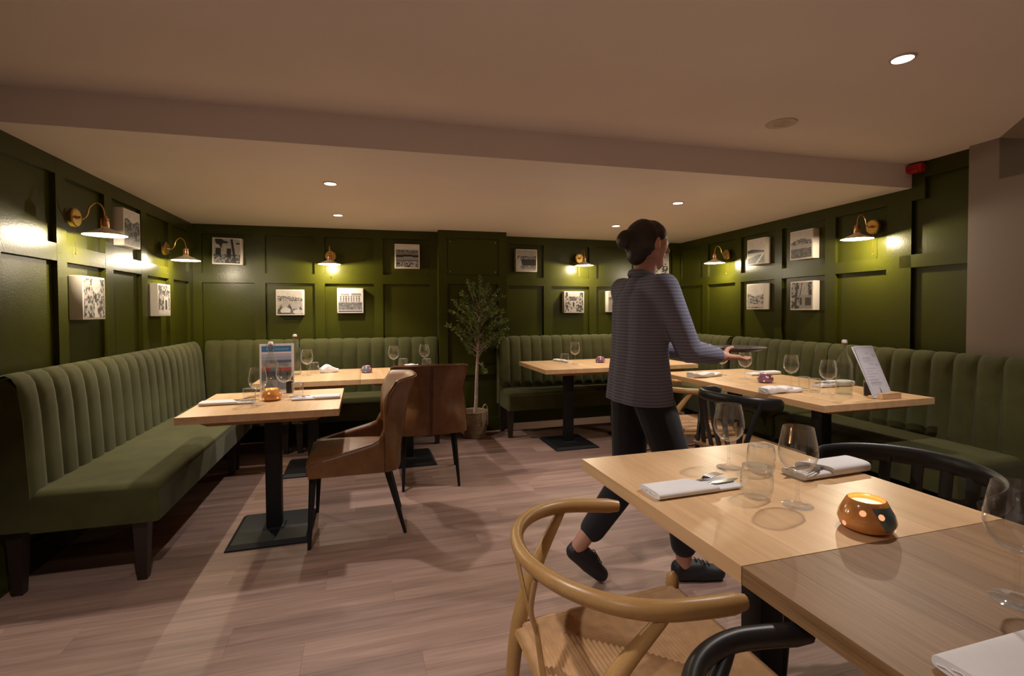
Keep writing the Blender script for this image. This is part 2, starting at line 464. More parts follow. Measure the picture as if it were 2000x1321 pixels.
# ------------------------------------------------------------------ floor
mb = MB(); mb.box(-1.8, 4.05, -3.1, 5.75, -0.06, -0.006)
fl = mb.obj('floor', 'dark_wood', smooth=False); tag(fl, kind='structure')
PW_, PLn = 0.182, 1.22
y = 0.42; row = 0
while y < 5.45:
    off = (row*0.43 + rng.uniform(-0.12, 0.12)) % PLn
    x = -1.62 - off
    while x < 3.85:
        xa, xb = max(x, -1.62), min(x+PLn, 3.85)
        if xb - xa > 0.05:
            g_ = 0.00025
            mb = MB(); hx = (xb-xa)/2-g_; hy = PW_/2-g_
            mb.box(-hx, hx, -hy, hy, -0.006, rng.uniform(-0.0003, 0.0))
            mb.obj('plank', 'floor_oak', fl, False, loc=((xa+xb)/2, y+PW_/2, 0))
        x += PLn
    y += PW_; row += 1
mb = MB(); mb.box(-1.62, 3.9, -3.0, 0.42, -0.006, 0)
mb.obj('plank_field', 'floor_oak', fl, False)

# ------------------------------------------------------------------ benches (banquettes)
BACK = [(0.145,0.42),(0.140,0.55),(0.132,0.70),(0.124,0.82),(0.116,0.90),(0.104,0.955),(0.085,0.99),(0.060,1.005),(0.035,1.0),(0.018,0.98)]
def bench_parts(root, W, a0, a1, rear=0.0, seat=True, depth=0.63, nch=None, back=True, legs=True, seat_a=None, legset=None, sgn=1, zseat=0.475):
    """one straight run along wall W between a0 and a1; rear = gap to the wall"""
    L = a1 - a0
    if back:
        n = nch or max(1, round(L/0.133)); wch = L/n
        mb = MB(); prof = [(0.016,0.30),(0.135,0.30),(0.138,0.44),(0.118,0.82),(0.098,0.945),(0.06,0.985),(0.02,0.97)]
        mb.prism([W.at(a0, rear+d, z) for d, z in prof], W.at(a0,0,0), W.at(a1,0,0))
        mb.obj('back_body', 'green_velvet', root, angle=50)
        N = len(BACK); NU = 8
        mb = MB(); rows = []
        for i in range(NU+1):
            u = i/NU*2-1
            puff = 0.018*(1-abs(u)**4.0) - 0.010
            for k, (d, z) in enumerate(BACK):
                t = Vector(BACK[min(k+1,N-1)]) - Vector(BACK[max(k-1,0)]); nrm = Vector((t.y, -t.x)).normalized()
                pf = puff*(1.0 if z < 0.94 else 0.45)
                rows.append((u*wch/2*0.995, d + nrm.x*pf, z + nrm.y*pf))
        fs = [(i*N+k, (i+1)*N+k, (i+1)*N+k+1, i*N+k+1) for i in range(NU) for k in range(N-1)]
        ex = W.d; ny = W.n
        def conv(q): return Vector((ex.x*q[0] + ny.x*q[1], ex.y*q[0] + ny.y*q[1], q[2]))
        mb.add([conv(q) for q in rows], fs)
        me = mb.mesh('back_channel', 'green_velvet', True, 60)
        for i in range(n):
            c = W.at(a0 + wch*(i+0.5), rear, 0)
            link('back_channel', me, root, c)
    if seat:
        s0, s1 = seat_a or (a0, a1)
        bm = bmesh.new(); bmesh.ops.create_cube(bm, size=1)
        for v in bm.verts:
            v.co = Vector(((s0+s1)/2 + v.co.x*(s1-s0-0.004), (0.132+depth)/2 + v.co.y*(depth-0.132), (0.29+zseat)/2 + v.co.z*(zseat-0.29)))
        top = [e for e in bm.edges if all(v.co.z > 0.4 for v in e.verts) and any(v.co.y > 0.3 for v in e.verts)]
        bmesh.ops.bevel(bm, geom=top, offset=0.045, segments=5, profile=0.5, affect='EDGES')
        low = [e for e in bm.edges if all(v.co.y > depth-0.002 for v in e.verts) and abs(e.verts[0].co.z-e.verts[1].co.z) > 0.08]
        bmesh.ops.bevel(bm, geom=low, offset=0.02, segments=3, profile=0.5, affect='EDGES')
        bm.verts.index_update()
        mb = MB(); mb.add([W.at(v.co.x, rear+v.co.y, v.co.z) for v in bm.verts], [[v.index for v in f.verts] for f in bm.faces])
        bm.free(); mb.obj('seat', 'green_velvet', root, angle=60)
    if legs:
        s0, s1 = seat_a or (a0, a1)
        for (a, d) in (legset or ((s0+0.06,0.55),(s1-0.06,0.55),(s0+0.06,0.06),(s1-0.06,0.06))):
            d = min(d, depth-0.08); mb = MB()
            def ring(hw, z): return [W.at(a+i*hw, rear+d+j*hw, z) for i, j in ((-1,-1),(1,-1),(1,1),(-1,1))]
            mb.add(ring(0.020,0)+ring(0.032,0.30), [(0,3,2,1),(4,5,6,7),(0,1,5,4),(1,2,6,5),(2,3,7,6),(3,0,4,7)])
            mb.obj('leg', 'dark_wood', root, False)
GB = 'green velvet banquettes along the walls'
t = thing('banquette', 'long green velvet banquette along the left wall beside the small table', 'bench', group=GB)
bench_parts(t, WL, aL(2.74), aL(4.455), legset=((aL(2.80),0.545),(aL(2.80),0.06),(aL(4.39),0.55),(aL(4.39),0.06)))
t = thing('corner_banquette', 'green velvet corner banquette where the left and back walls meet', 'bench', group=GB)
bench_parts(t, WL, aL(4.465), aL(5.24), seat_a=(aL(4.465),aL(5.2)), legset=((aL(4.52),0.55),(aL(4.52),0.06)))
bench_parts(t, WB, aB(-1.405), aB(-0.595), seat_a=(aB(-0.93),aB(-0.595)), legset=((aB(-0.65),0.50),(aB(-0.65),0.06)))
t = thing('banquette', 'green velvet banquette on the back wall left of the olive tree', 'bench', group=GB)
bench_parts(t, WB, aB(-0.583), aB(0.752), nch=10, legset=((aB(-0.53),0.50),(aB(-0.53),0.06),(aB(0.70),0.50),(aB(0.70),0.06)))
# right part of the back wall: stands in front of the pier line
WD = Wall((1.36,5.150), (1,0.0097), (0.0097,-1))
t = thing('banquette', 'green velvet banquette on the back wall right of the olive tree', 'bench', group=GB)
bench_parts(t, WD, 0, 1.42, depth=0.46, nch=12, legset=((0.05,0.34),(1.36,0.34),(0.05,0.05),(1.36,0.05)))
t = thing('corner_banquette', 'green velvet corner banquette behind the walking person', 'bench', group=GB)
bench_parts(t, WD, 1.43, 2.24, depth=0.46, nch=7, seat_a=(1.43,1.72), legset=((1.49,0.34),(1.49,0.05)))
bench_parts(t, WW, aW(4.245), aW(5.08), rear=0.10, depth=0.60, nch=7, seat_a=(aW(4.245),aW(5.0)), legset=((aW(4.30),0.50),(aW(4.30),0.06)))
t = thing('banquette', 'green velvet banquette on the right wall behind the long table, middle section', 'bench', group=GB)
bench_parts(t, WW, aW(3.07), aW(4.232), rear=0.055, depth=0.60, nch=9)
t = thing('banquette', 'green velvet banquette nearest on the right, against the plain pale wall', 'bench', group=GB)
bench_parts(t, WW, aW(1.76), aW(3.058), rear=0.06, depth=0.60, nch=10)

# ------------------------------------------------------------------ tables
def make_table(label, x0, x1, y0, y1, nb=4, top='table_oak', group='square oak tables on black pedestals', z=0.75, cx=None, cy=None):
    cx = (x0+x1)/2 if cx is None else cx; cy = (y0+y1)/2 if cy is None else cy
    t = thing('dining_table', label, 'table', (cx,cy,0), group=group)
    X0, X1, Y0, Y1 = x0-cx, x1-cx, y0-cy, y1-cy
    ws = np.array([1.0 + 0.35*math.sin(3.1*i + x0*5) for i in range(nb)]); ws = ws/ws.sum()*(X1-X0)
    x = X0
    for wd in ws:
        mb = MB()
        mb.rbox(-wd/2, wd/2, Y0, Y1, z-0.038, z, 0.0004, 1)
        mb.obj('board', top, t, False, loc=(x+wd/2,0,0)); x += wd
    mb = MB(); zz = z-0.038
    ix0, ix1, iy0, iy1 = 0.085, 0.125, 0.035, 0.075
    mb.add([(X0+ix0,Y0+iy0,zz),(X1-ix0,Y0+iy0,zz),(X1-ix0,Y1-iy0,zz),(X0+ix0,Y1-iy0,zz),(X0+ix1,Y0+iy1,zz-0.03),(X1-ix1,Y0+iy1,zz-0.03),(X1-ix1,Y1-iy1,zz-0.03),(X0+ix1,Y1-iy1,zz-0.03)],
           [(0,1,2,3),(7,6,5,4),(4,5,1,0),(5,6,2,1),(6,7,3,2),(7,4,0,3)])
    mb.obj('under_frame', 'table_frame', t, False)
    mb = MB(); mb.rbox(-0.041, 0.041, -0.041, 0.041, 0.02, zz-0.03, 0.006, 2); mb.obj('pedestal', 'black_metal', t)
    mb = MB(); bw, bd = 0.212, 0.235
    mb.frustum((0,0,0), bw, bd, (0,0,0.008), bw, bd); mb.frustum((0,0,0.008), bw, bd, (0,0,0.026), bw-0.024, bd-0.024)
    mb.frustum((0,0,0.026), 0.06, 0.06, (0,0,0.032), 0.05, 0.05)
    mb.obj('base_plate', 'black_metal', t, False)
    return t
make_table('square oak table beside the left banquette, set for two', -0.904, -0.125, 2.865, 3.625, cx=-0.503, cy=3.19)
make_table('square oak table under the back-left corner banquette, left of its pair', -0.775, -0.021, 4.035, 4.81, cx=-0.39, cy=4.37)
make_table('square oak table in front of the back-left banquette, right of its pair', -0.019, 0.735, 4.035, 4.81, cx=0.37, cy=4.37)
make_table('square oak table right of the olive tree with its pedestal in full view', 1.545, 2.334, 4.14, 4.93, cx=1.885, cy=4.44)
make_table('square oak table at the back behind the walking person', 2.336, 3.12, 4.14, 4.93, cx=2.63, cy=4.43)
make_table('square oak table at the far end by the right banquette', 2.41, 3.25, 2.909, 3.69)
make_table('square oak table with the clipped menu by the right banquette', 2.41, 3.25, 2.125, 2.907)
make_table('smooth oak table in the foreground with the amber tealight', 0.744, 1.54, 0.846, 1.628, cx=1.13, cy=1.20)
make_table('rough-grained worn oak table nearest the camera', 0.744, 1.54, 0.062, 0.844, nb=7, top='table_oak_worn', cx=1.145, cy=0.5)

# ------------------------------------------------------------------ brown leather chairs
def make_leather_chair(label, loc, rz):
    t = thing('leather_chair', label, 'chair', loc, rz, 'brown leather dining chairs')
    # local: faces +X, seat centre at origin
    # plan path of the shell, from the right arm front around the back to the left arm front
    NU, NV = 48, 12
    def shell(u, v, off):
        s = u*2-1                                 # -1 .. 1
        a = abs(s); sg = 1 if s > 0 else -1
        # plan position at seat level
        if a < 0.40:                              # back
            q = a/0.40; px = -0.225 + 0.02*q*q; py = 0.19*q
        elif a < 0.60:
            q = (a-0.40)/0.20; th = q*PI/2; px = -0.205 + 0.07*(1-math.cos(th)); py = 0.19 + 0.07*math.sin(th)
        else:
            q = (a-0.60)/0.40; px = -0.135 + 0.39*q; py = 0.26 - 0.0*q
        # top height
        def ss(x): x = min(1,max(0,x)); return x*x*(3-2*x)
        ztop = 0.905 - 0.012*(a/0.4)**2 if a < 0.44 else 0.893 - 0.335*ss((a-0.44)/0.20) - 0.095*max(0,(a-0.62)/0.38)
        zbot = 0.385
        z = zbot + (ztop-zbot)*v
        up_ = max(0.0, z-0.46)
        lean = 0.16*up_ + 0.30*max(0,z-0.80)
        flare = 0.0
        wb = 1-ss((a-0.44)/0.2)
        waist = -0.066*math.sin(PI*min(1,max(0,(z-0.44)/0.34))) + 0.36*max(0,z-0.74)
        px -= lean*wb; py += waist*(a/0.44 if a < 0.44 else 1)*wb
        px += 0.085*wb*ss((a-0.20)/0.26)*ss(up_/0.28)
        # outward normal approx in plan
        n = Vector((px+0.0, py*1.0)) ; n = Vector((-1.0 if a < 0.4 else (-math.cos(min(1,(a-0.4)/0.2)*PI/2)), (0 if a < 0.4 else math.sin(min(1,(a-0.4)/0.2)*PI/2)))).normalized()
        rnd = 1.0
        if v > 0.9: rnd = math.sqrt(max(0,1-((v-0.9)/0.1)**2))*0.75+0.25
        px += n.x*off*rnd; py += n.y*off*rnd
        return Vector((px, sg*py if s != 0 else 0, z))
    mb = MB()
    outer = [[shell(i/NU, j/NV, 0.020) for j in range(NV+1)] for i in range(NU+1)]
    inner = [[shell(i/NU, j/NV, -0.020) for j in range(NV+1)] for i in range(NU+1)]
    vs_ = []; 
    for g_ in (outer, inner):
        for r_ in g_: vs_ += r_
    K = NV+1; O = (NU+1)*K; fs = []
    for i in range(NU):
        for j in range(NV):
            fs.append((i*K+j,(i+1)*K+j,(i+1)*K+j+1,i*K+j+1)); fs.append((O+i*K+j,O+i*K+j+1,O+(i+1)*K+j+1,O+(i+1)*K+j))
        fs.append((i*K+NV,(i+1)*K+NV,O+(i+1)*K+NV,O+i*K+NV)); fs.append((i*K,O+i*K,O+(i+1)*K,(i+1)*K))
    for j in range(NV):
        fs.append((j,j+1,O+j+1,O+j)); fs.append((NU*K+j,O+NU*K+j,O+NU*K+j+1,NU*K+j+1))
    mb.add(vs_, fs); mb.obj('back_shell', 'brown_leather', t, angle=60)
    # piping along the top edge
    edge = [shell(i/NU, 0.985, 0.024) for i in range(NU+1)]
    mb = MB(); mb.tube(edge, 0.0035, 6); mb.obj('piping', 'brown_leather', t)
    # seams: double centre seam on the outside, one at each arm joint
    for yy in (-0.006, 0.006):
        pts = []
        for j in range(0, NV+1):
            p = shell(0.5, j/NV, 0.0225); pts.append(Vector((p.x, yy, p.z)))
        mb = MB(); mb.tube(pts, 0.0018, 4); mb.obj('seam', 'leather_seam', t)
    for u_ in (0.205, 0.795):
        mb = MB(); mb.tube([shell(u_, j/NV, 0.0212) for j in range(NV+1)], 0.0018, 4); mb.obj('seam', 'leather_seam', t)
    # seat pad
    def seatfn(u, v):
        x = -0.20 + 0.47*u; hw = 0.235
        y_ = (v*2-1)*hw
        e = min(1.0, min(v,1-v)/0.10, (1-u)/0.10)
        dome = 0.485 - 0.030*(1-math.sqrt(max(0,1-(1-e)**2))) + 0.014*math.sin(PI*v)*math.sin(PI*min(1,u*1.1)) - 0.025*(1-u)*0.6
        return (x, y_, dome)
    mb = MB(); mb.grid(seatfn, 16, 14)
    mb.obj('seat', 'brown_leather', t, angle=70)
    mb = MB(); mb.rbox(-0.21, 0.272, -0.238, 0.238, 0.385, 0.455, 0.012, 2); mb.obj('seat_base', 'brown_leather', t)
    for sx, sy in ((1,1),(1,-1),(-1,1),(-1,-1)):
        top = Vector((0.235 if sx > 0 else -0.15, sy*(0.225 if sx > 0 else 0.18), 0.40))
        bot = Vector((0.256 if sx > 0 else -0.255, sy*(0.262 if sx > 0 else 0.20), 0.0))
        mb = MB(); mb.tube([bot, top], [0.0095, 0.020], 10); mb.obj('leg', 'black_metal', t)
    return t
make_leather_chair('brown leather chair seen from the side, drawn up to the small left table', (-0.03, 3.125, 0), PI)
make_leather_chair('brown leather chair seen from behind, at the back-left pair of tables', (0.465, 3.845, 0), PI/2)

# ------------------------------------------------------------------ bent-rail chairs
def rail_path(zb, ze, hw, back, end):
    pts = []
    for i in range(25):
        th = -PI/2 - PI*i/24          # from -y side around the back to +y side
        c, s_ = math.cos(th), math.sin(th)
        pts.append((c*abs(back)*1.0 if True else 0, s_*hw, zb + (ze-zb)*(1-abs(c))*0.5))
    pts = [(end, -hw*0.965, ze), (end*0.5, -hw*0.992, ze*0.75+zb*0.25)] + pts + [(end*0.5, hw*0.992, ze*0.75+zb*0.25), (end, hw*0.965, ze)]
    return pts
def woven_seat(t, fx, fh, bx, bh, z, n=22):
    mb = MB(); r = 0.0
    corners = [Vector((fx,-fh,z)), Vector((fx,fh,z)), Vector((bx,bh,z)), Vector((bx,-bh,z))]
    cen = Vector(((fx+bx)/2+0.01, 0, z))
    for i in range(n):
        t0 = i/n; t1 = (i+0.98)/n
        for k in range(4):
            a, b_ = corners[k], corners[(k+1) % 4]
            pa0, pb0 = a.lerp(cen,t0), b_.lerp(cen,t0); pa1, pb1 = a.lerp(cen,t1), b_.lerp(cen,t1)
            pm_a, pm_b = (pa0+pa1)/2, (pb0+pb1)/2
            dip = -0.006*math.sin(PI/2*min(1,t0*1.2))
            hgt = 0.0060
            ring = []
            for q, h_ in ((pa0,0),(pm_a,hgt),(pa1,0)): ring.append((q.x,q.y,z+dip+h_))
            for q, h_ in ((pb0,0),(pm_b,hgt),(pb1,0)): ring.append((q.x,q.y,z+dip+h_))
            mb.add(ring, [(0,3,4,1),(1,4,5,2)])
    o = mb.obj('woven_cord', 'cord', t, angle=80); tag(o, kind='stuff')
    # cord wrapped over the side rails and the underside
    mb = MB()
    for k in range(4):
        a, b_ = corners[k], corners[(k+1) % 4]
        mb.tube([a.lerp(b_,0.05)+Vector((0,0,-0.012)), a.lerp(b_,0.95)+Vector((0,0,-0.012))], 0.017, 10)
    mb.prism([c+Vector((0,0,-0.02)) for c in corners], (0,0,0), (0,0,0.012))
    mb.obj('seat_wrap', 'cord', t)
def make_wishbone(label, loc, rz, wood='beech', rz_h=0.735, ends=0.705, group='round-backed wishbone chairs', sz=0.455):
    t = thing('wishbone_chair', label, 'chair', loc, rz, group)
    mb = MB(); pts = rail_path(rz_h, ends, 0.262, 0.235, 0.14)
    pts = [Vector(p) for p in smoothpath(pts, 2)]
    k = len(pts); rad = [0.0155 + 0.003*abs(i/(k-1)*2-1)**1.5 for i in range(k)]
    rad[0] = 0.014; rad[-1] = 0.014
    mb.tube(pts, rad, 12, upv=(0,0,1), aspect=1.12); mb.obj('top_rail', wood, t, angle=50)
    for s in (-1,1):
        p = smoothpath([(-0.225,s*0.225,0),(-0.205,s*0.205,0.25),(-0.185,s*0.198,0.44),(-0.13,s*0.220,0.58),(-0.035,s*0.256,rz_h-0.02)], 5)
        r = np.interp(np.linspace(0,1,len(p)), [0,0.5,0.75,1], [0.014,0.021,0.020,0.011])
        mb = MB(); mb.tube(p, list(r), 10); mb.obj('leg', wood, t)
        p = [(0.31,s*0.232,0),(0.31,s*0.232,0.25),(0.31,s*0.232,sz+0.012),(0.31,s*0.232,sz+0.03),(0.31,s*0.232,sz+0.04)]
        mb = MB(); mb.tube(p, [0.013,0.019,0.019,0.016,0.006], 12); mb.obj('leg', wood, t)
        mb = MB(); mb.tube([(0.31,s*0.228,0.22),(-0.20,s*0.203,0.20)], 0.010, 8); mb.obj('stretcher', wood, t)
    for x_, hw in ((0.31,0.225),(-0.185,0.19)):
        mb = MB(); mb.tube([(x_,-hw,sz-0.02),(x_,hw,sz-0.02)], 0.015, 8); mb.obj('seat_rail', wood, t)
    for s in (-1,1):
        mb = MB(); mb.tube([(0.31,s*0.225,sz-0.035),(-0.185,s*0.19,sz-0.035)], 0.015, 8); mb.obj('seat_rail', wood, t)
    mb = MB(); mb.tube([(0.31,-0.225,0.30),(0.31,0.225,0.30)], 0.010, 8); mb.obj('stretcher', wood, t)
    # Y shaped splat
    mb = MB()
    mb.tube([(-0.185,0,sz-0.02),(-0.205,0,sz+0.12)], [0.016,0.012], 8, upv=(1,0,0), aspect=0.45)
    for s in (-1,1):
        mb.tube(smoothpath([(-0.204,0,sz+0.10),(-0.222,s*0.02,sz+0.17),(-0.230,s*0.075,rz_h-0.015)],4), 0.010, 8, upv=(1,0,0), aspect=0.5)
    mb.obj('splat', wood, t)
    woven_seat(t, 0.305, 0.225, -0.18, 0.185, sz)
    return t
make_wishbone('light wood wishbone chair with woven cord seat in the foreground', (0.572,1.055,0), 0.0)
make_wishbone('black wishbone chair cut off by the bottom edge of the picture', (0.645,0.465,0), 0.0, 'black_lacquer', rz_h=0.705, ends=0.680)
make_wishbone('light wood wishbone chair half hidden behind the walking person', (2.22,3.16,0), -0.15)
def make_slat_chair(label, loc, rz):
    t = thing('slat_back_chair', label, 'chair', loc, rz, 'black slat-backed chairs')
    mb = MB(); pts = [Vector(p) for p in smoothpath(rail_path(0.765, 0.735, 0.262, 0.235, 0.035), 2)]
    mb.tube(pts, 0.0125, 12, upv=(0,0,1), aspect=2.5); mb.obj('top_rail', 'black_lacquer', t, angle=50)
    for yy in (-0.165,-0.083,0.0,0.083,0.165):
        xb = -0.235*math.sqrt(1-(yy/0.262)**2)
        mb = MB(); mb.tube([(-0.17,yy*0.9,0.445),(xb*0.92,yy,0.60),(xb,yy,0.765)], 0.022, 6, upv=(1,0,0), aspect=0.28); mb.obj('slat', 'black_lacquer', t, angle=30)
    for s in (-1,1):
        mb = MB(); mb.tube(smoothpath([(-0.21,s*0.205,0),(-0.18,s*0.195,0.44),(-0.10,s*0.245,0.755)],4), 0.014, 8); mb.obj('leg', 'black_lacquer', t)
        mb = MB(); mb.tube([(0.22,s*0.215,0),(0.20,s*0.20,0.43)], [0.012,0.018], 8); mb.obj('leg', 'black_lacquer', t)
        mb = MB(); mb.tube([(0.21,s*0.207,0.2),(-0.19,s*0.198,0.2)], 0.009, 8); mb.obj('stretcher', 'black_lacquer', t)
    mb = MB(); mb.rbox(-0.20, 0.25, -0.225, 0.225, 0.425, 0.45, 0.011, 3); mb.obj('seat', 'seat_wood', t)
    return t
make_slat_chair('black slat-backed chair at the far side of the foreground table', (1.612,1.165,0), PI)
make_slat_chair('black slat-backed chair at the near end of the right-hand table', (2.21,2.50,0), 0.0)

# ------------------------------------------------------------------ wall lamps and ceiling fittings
def light(name, kind, loc, energy, col, radius=0.02, parent=None, spot=None, blend=0.3):
    ld = bpy.data.lights.new(name, kind); ld.energy = energy; ld.color = col; ld.shadow_soft_size = radius
    if kind == 'SPOT':
        ld.spot_size = spot; ld.spot_blend = blend
    o = bpy.data.objects.new(name, ld); COL.objects.link(o); o.location = loc
    if parent: o.parent = parent
    return o
def make_sconce(label, W, a, z):
    t = thing('wall_lamp', label, 'lamp', W.at(a,0,z), W.angle() if W.n.dot(Vector((-W.d.y, W.d.x, 0))) < 0 else W.angle()+PI, 'brass swan-neck wall lamps')
    # local frame: outwards from the wall is -Y
    def L(o, x_, z_): return (x_, -o, z_)
    def disc(mb, o0, o1, r, x_=0, z_=0, n=24, r1=None):
        r1 = r if r1 is None else r1
        vs_ = [L(o0, x_+r*math.cos(2*PI*i/n), z_+r*math.sin(2*PI*i/n)) for i in range(n)] + [L(o1, x_+r1*math.cos(2*PI*i/n), z_+r1*math.sin(2*PI*i/n)) for i in range(n)]
        mb.add(vs_, [tuple(range(n)), tuple(range(2*n-1,n-1,-1))] + [(i,n+i,n+(i+1)%n,(i+1)%n) for i in range(n)])
    mb = MB(); disc(mb, 0.0, 0.020, 0.052); disc(mb, 0.020, 0.026, 0.050, r1=0.046); mb.obj('wall_plate', 'brass', t)
    mb = MB(); mb.tube([L(0.02,0,0.0), L(0.045,0,0)], [0.010,0.008], 10); mb.obj('arm_boss', 'brass', t)
    arm = smoothpath([L(0.03,0,0),L(0.055,0,-0.004),L(0.074,0,0.02),L(0.086,0,0.062),L(0.118,0,0.088),L(0.148,0,0.062),L(0.157,0,0.01)],6)
    mb = MB(); mb.tube(arm, 0.0042, 8); mb.obj('arm', 'brass', t)
    mb = MB(); mb.lathe([(0.0,0.018),(0.010,0.014),(0.012,0.004),(0.019,0.0),(0.019,-0.008),(0.016,-0.010),(0.020,-0.014),(0.020,-0.045),(0.016,-0.052),(0.0,-0.052)], 20, L(0.157,0,0)); mb.obj('socket', 'copper', t, angle=30)
    zs = -0.095
    mb = MB(); mb.lathe([(0.018,0.045),(0.03,0.036),(0.105,0.003),(0.105,0.0),(0.030,0.031),(0.018,0.040)], 32, L(0.157,0,zs), closed=True); mb.obj('shade', 'shade_enamel', t, angle=30)
    mb = MB(); mb.ball(L(0.157,0,zs+0.010), 0.016, 12, 8); bl = mb.obj('bulb', 'bulb', t)
    bl.visible_shadow = True
    # pull cord from the wall plate
    mb = MB(); mb.tube([L(0.012,0,-0.05), L(0.016,0,-0.20)], 0.0012, 6); mb.ball(L(0.016,0,-0.203), 0.005, 8, 6); mb.obj('pull_cord', 'brass', t)
    light('sconce_light', 'POINT', L(0.157,0,zs-0.012), SCONCE_W, SCONCE_COL, 0.014, t)
    return t
make_sconce('brass wall lamp nearest on the left wall, above the garden path picture', WL, aL(3.418), 1.812)
make_sconce('brass wall lamp on the left wall close to the back corner', WL, aL(4.731), 1.795)
make_sconce('brass wall lamp on the back wall above the hotel picture', WB, aB(-0.295), 1.830)
make_sconce('brass wall lamp on the back wall above the domed pavilion picture', WR, aR(2.44), 1.882)
make_sconce('brass wall lamp on the right wall close to the back corner', WW, aW(4.518), 1.868)
make_sconce('brass wall lamp nearest on the right wall', WW, aW(2.82), 1.888)
def make_downlight(label, x, y, z, power=1.0):
    t = thing('downlight', label, 'light', (x,y,z), group='recessed ceiling downlights')
    mb = MB(); mb.lathe([(0.037,-0.002),(0.037,-0.006),(0.045,-0.005),(0.047,0.0)], 28); mb.obj('bezel', 'white_plastic', t, angle=30)
    mb = MB(); mb.lathe([(0.0,-0.003),(0.037,-0.003)], 28); mb.obj('lens', 'lamp_lens', t)
    light('downlight_lamp', 'SPOT', (0,0,-0.02), DOWN_W*power*4, DOWN_COL, 0.025, t, math.radians(104), 0.38)
make_downlight('large bright downlight in the raised ceiling at upper right', 2.058, 1.48, ZU, 1.15)
make_downlight('downlight in the lowered ceiling above the left table', -0.189, 3.477, ZL, 0.95)
make_downlight('downlight in the lowered ceiling above the back-left tables', -0.191, 4.601, ZL, 0.9)
make_downlight('downlight in the lowered ceiling above the right-hand table', 2.359, 3.384, ZL, 0.62)
make_downlight('downlight in the lowered ceiling above the back table right of the tree', 2.409, 4.469, ZL, 0.75)
make_downlight('downlight in the raised ceiling out of the picture at upper left', -0.45, 1.15, ZU, 0.95)
make_downlight('downlight in the raised ceiling out of the picture over the near table', 2.3, -0.5, ZU, 0.5)
make_downlight('added unseen downlight behind the camera that brightens the raised ceiling', -0.45, -0.6, ZU, 1.2)  # extra lamp added out of view to lift the ceiling brightness
t = thing('ceiling_speaker', 'round cream speaker grille in the raised ceiling', 'speaker', (2.149,2.171,ZU))
mb = MB(); mb.lathe([(0.050,-0.004),(0.075,-0.006),(0.078,0.0)], 32); mb.obj('rim', 'white_plastic', t)
mb = MB(); mb.lathe([(0.0,-0.003),(0.050,-0.003)], 24); gr = mb.obj('grille', 'grille_dark', t)
for r in (0.012,0.022,0.032,0.042):
    mb = MB(); mb.tube([(r*math.cos(2*PI*i/24), r*math.sin(2*PI*i/24), -0.004) for i in range(24)], 0.0022, 5, close=True); mb.obj('grille_ring', 'white_plastic', gr)
t = thing('alarm_sounder', 'red fire alarm sounder in the corner where the ceiling drops', 'alarm', WW.at(aW(2.50),0.0,2.235), 0)
mb = MB(); mb.rbox(-0.055, 0.0, -0.05, 0.05, -0.03, 0.022, 0.010, 3); mb.obj('body', 'red_plastic', t)
mb = MB(); mb.rbox(-0.062, -0.004, -0.036, 0.036, -0.036, -0.012, 0.008, 3); mb.obj('lens', 'red_plastic', t)

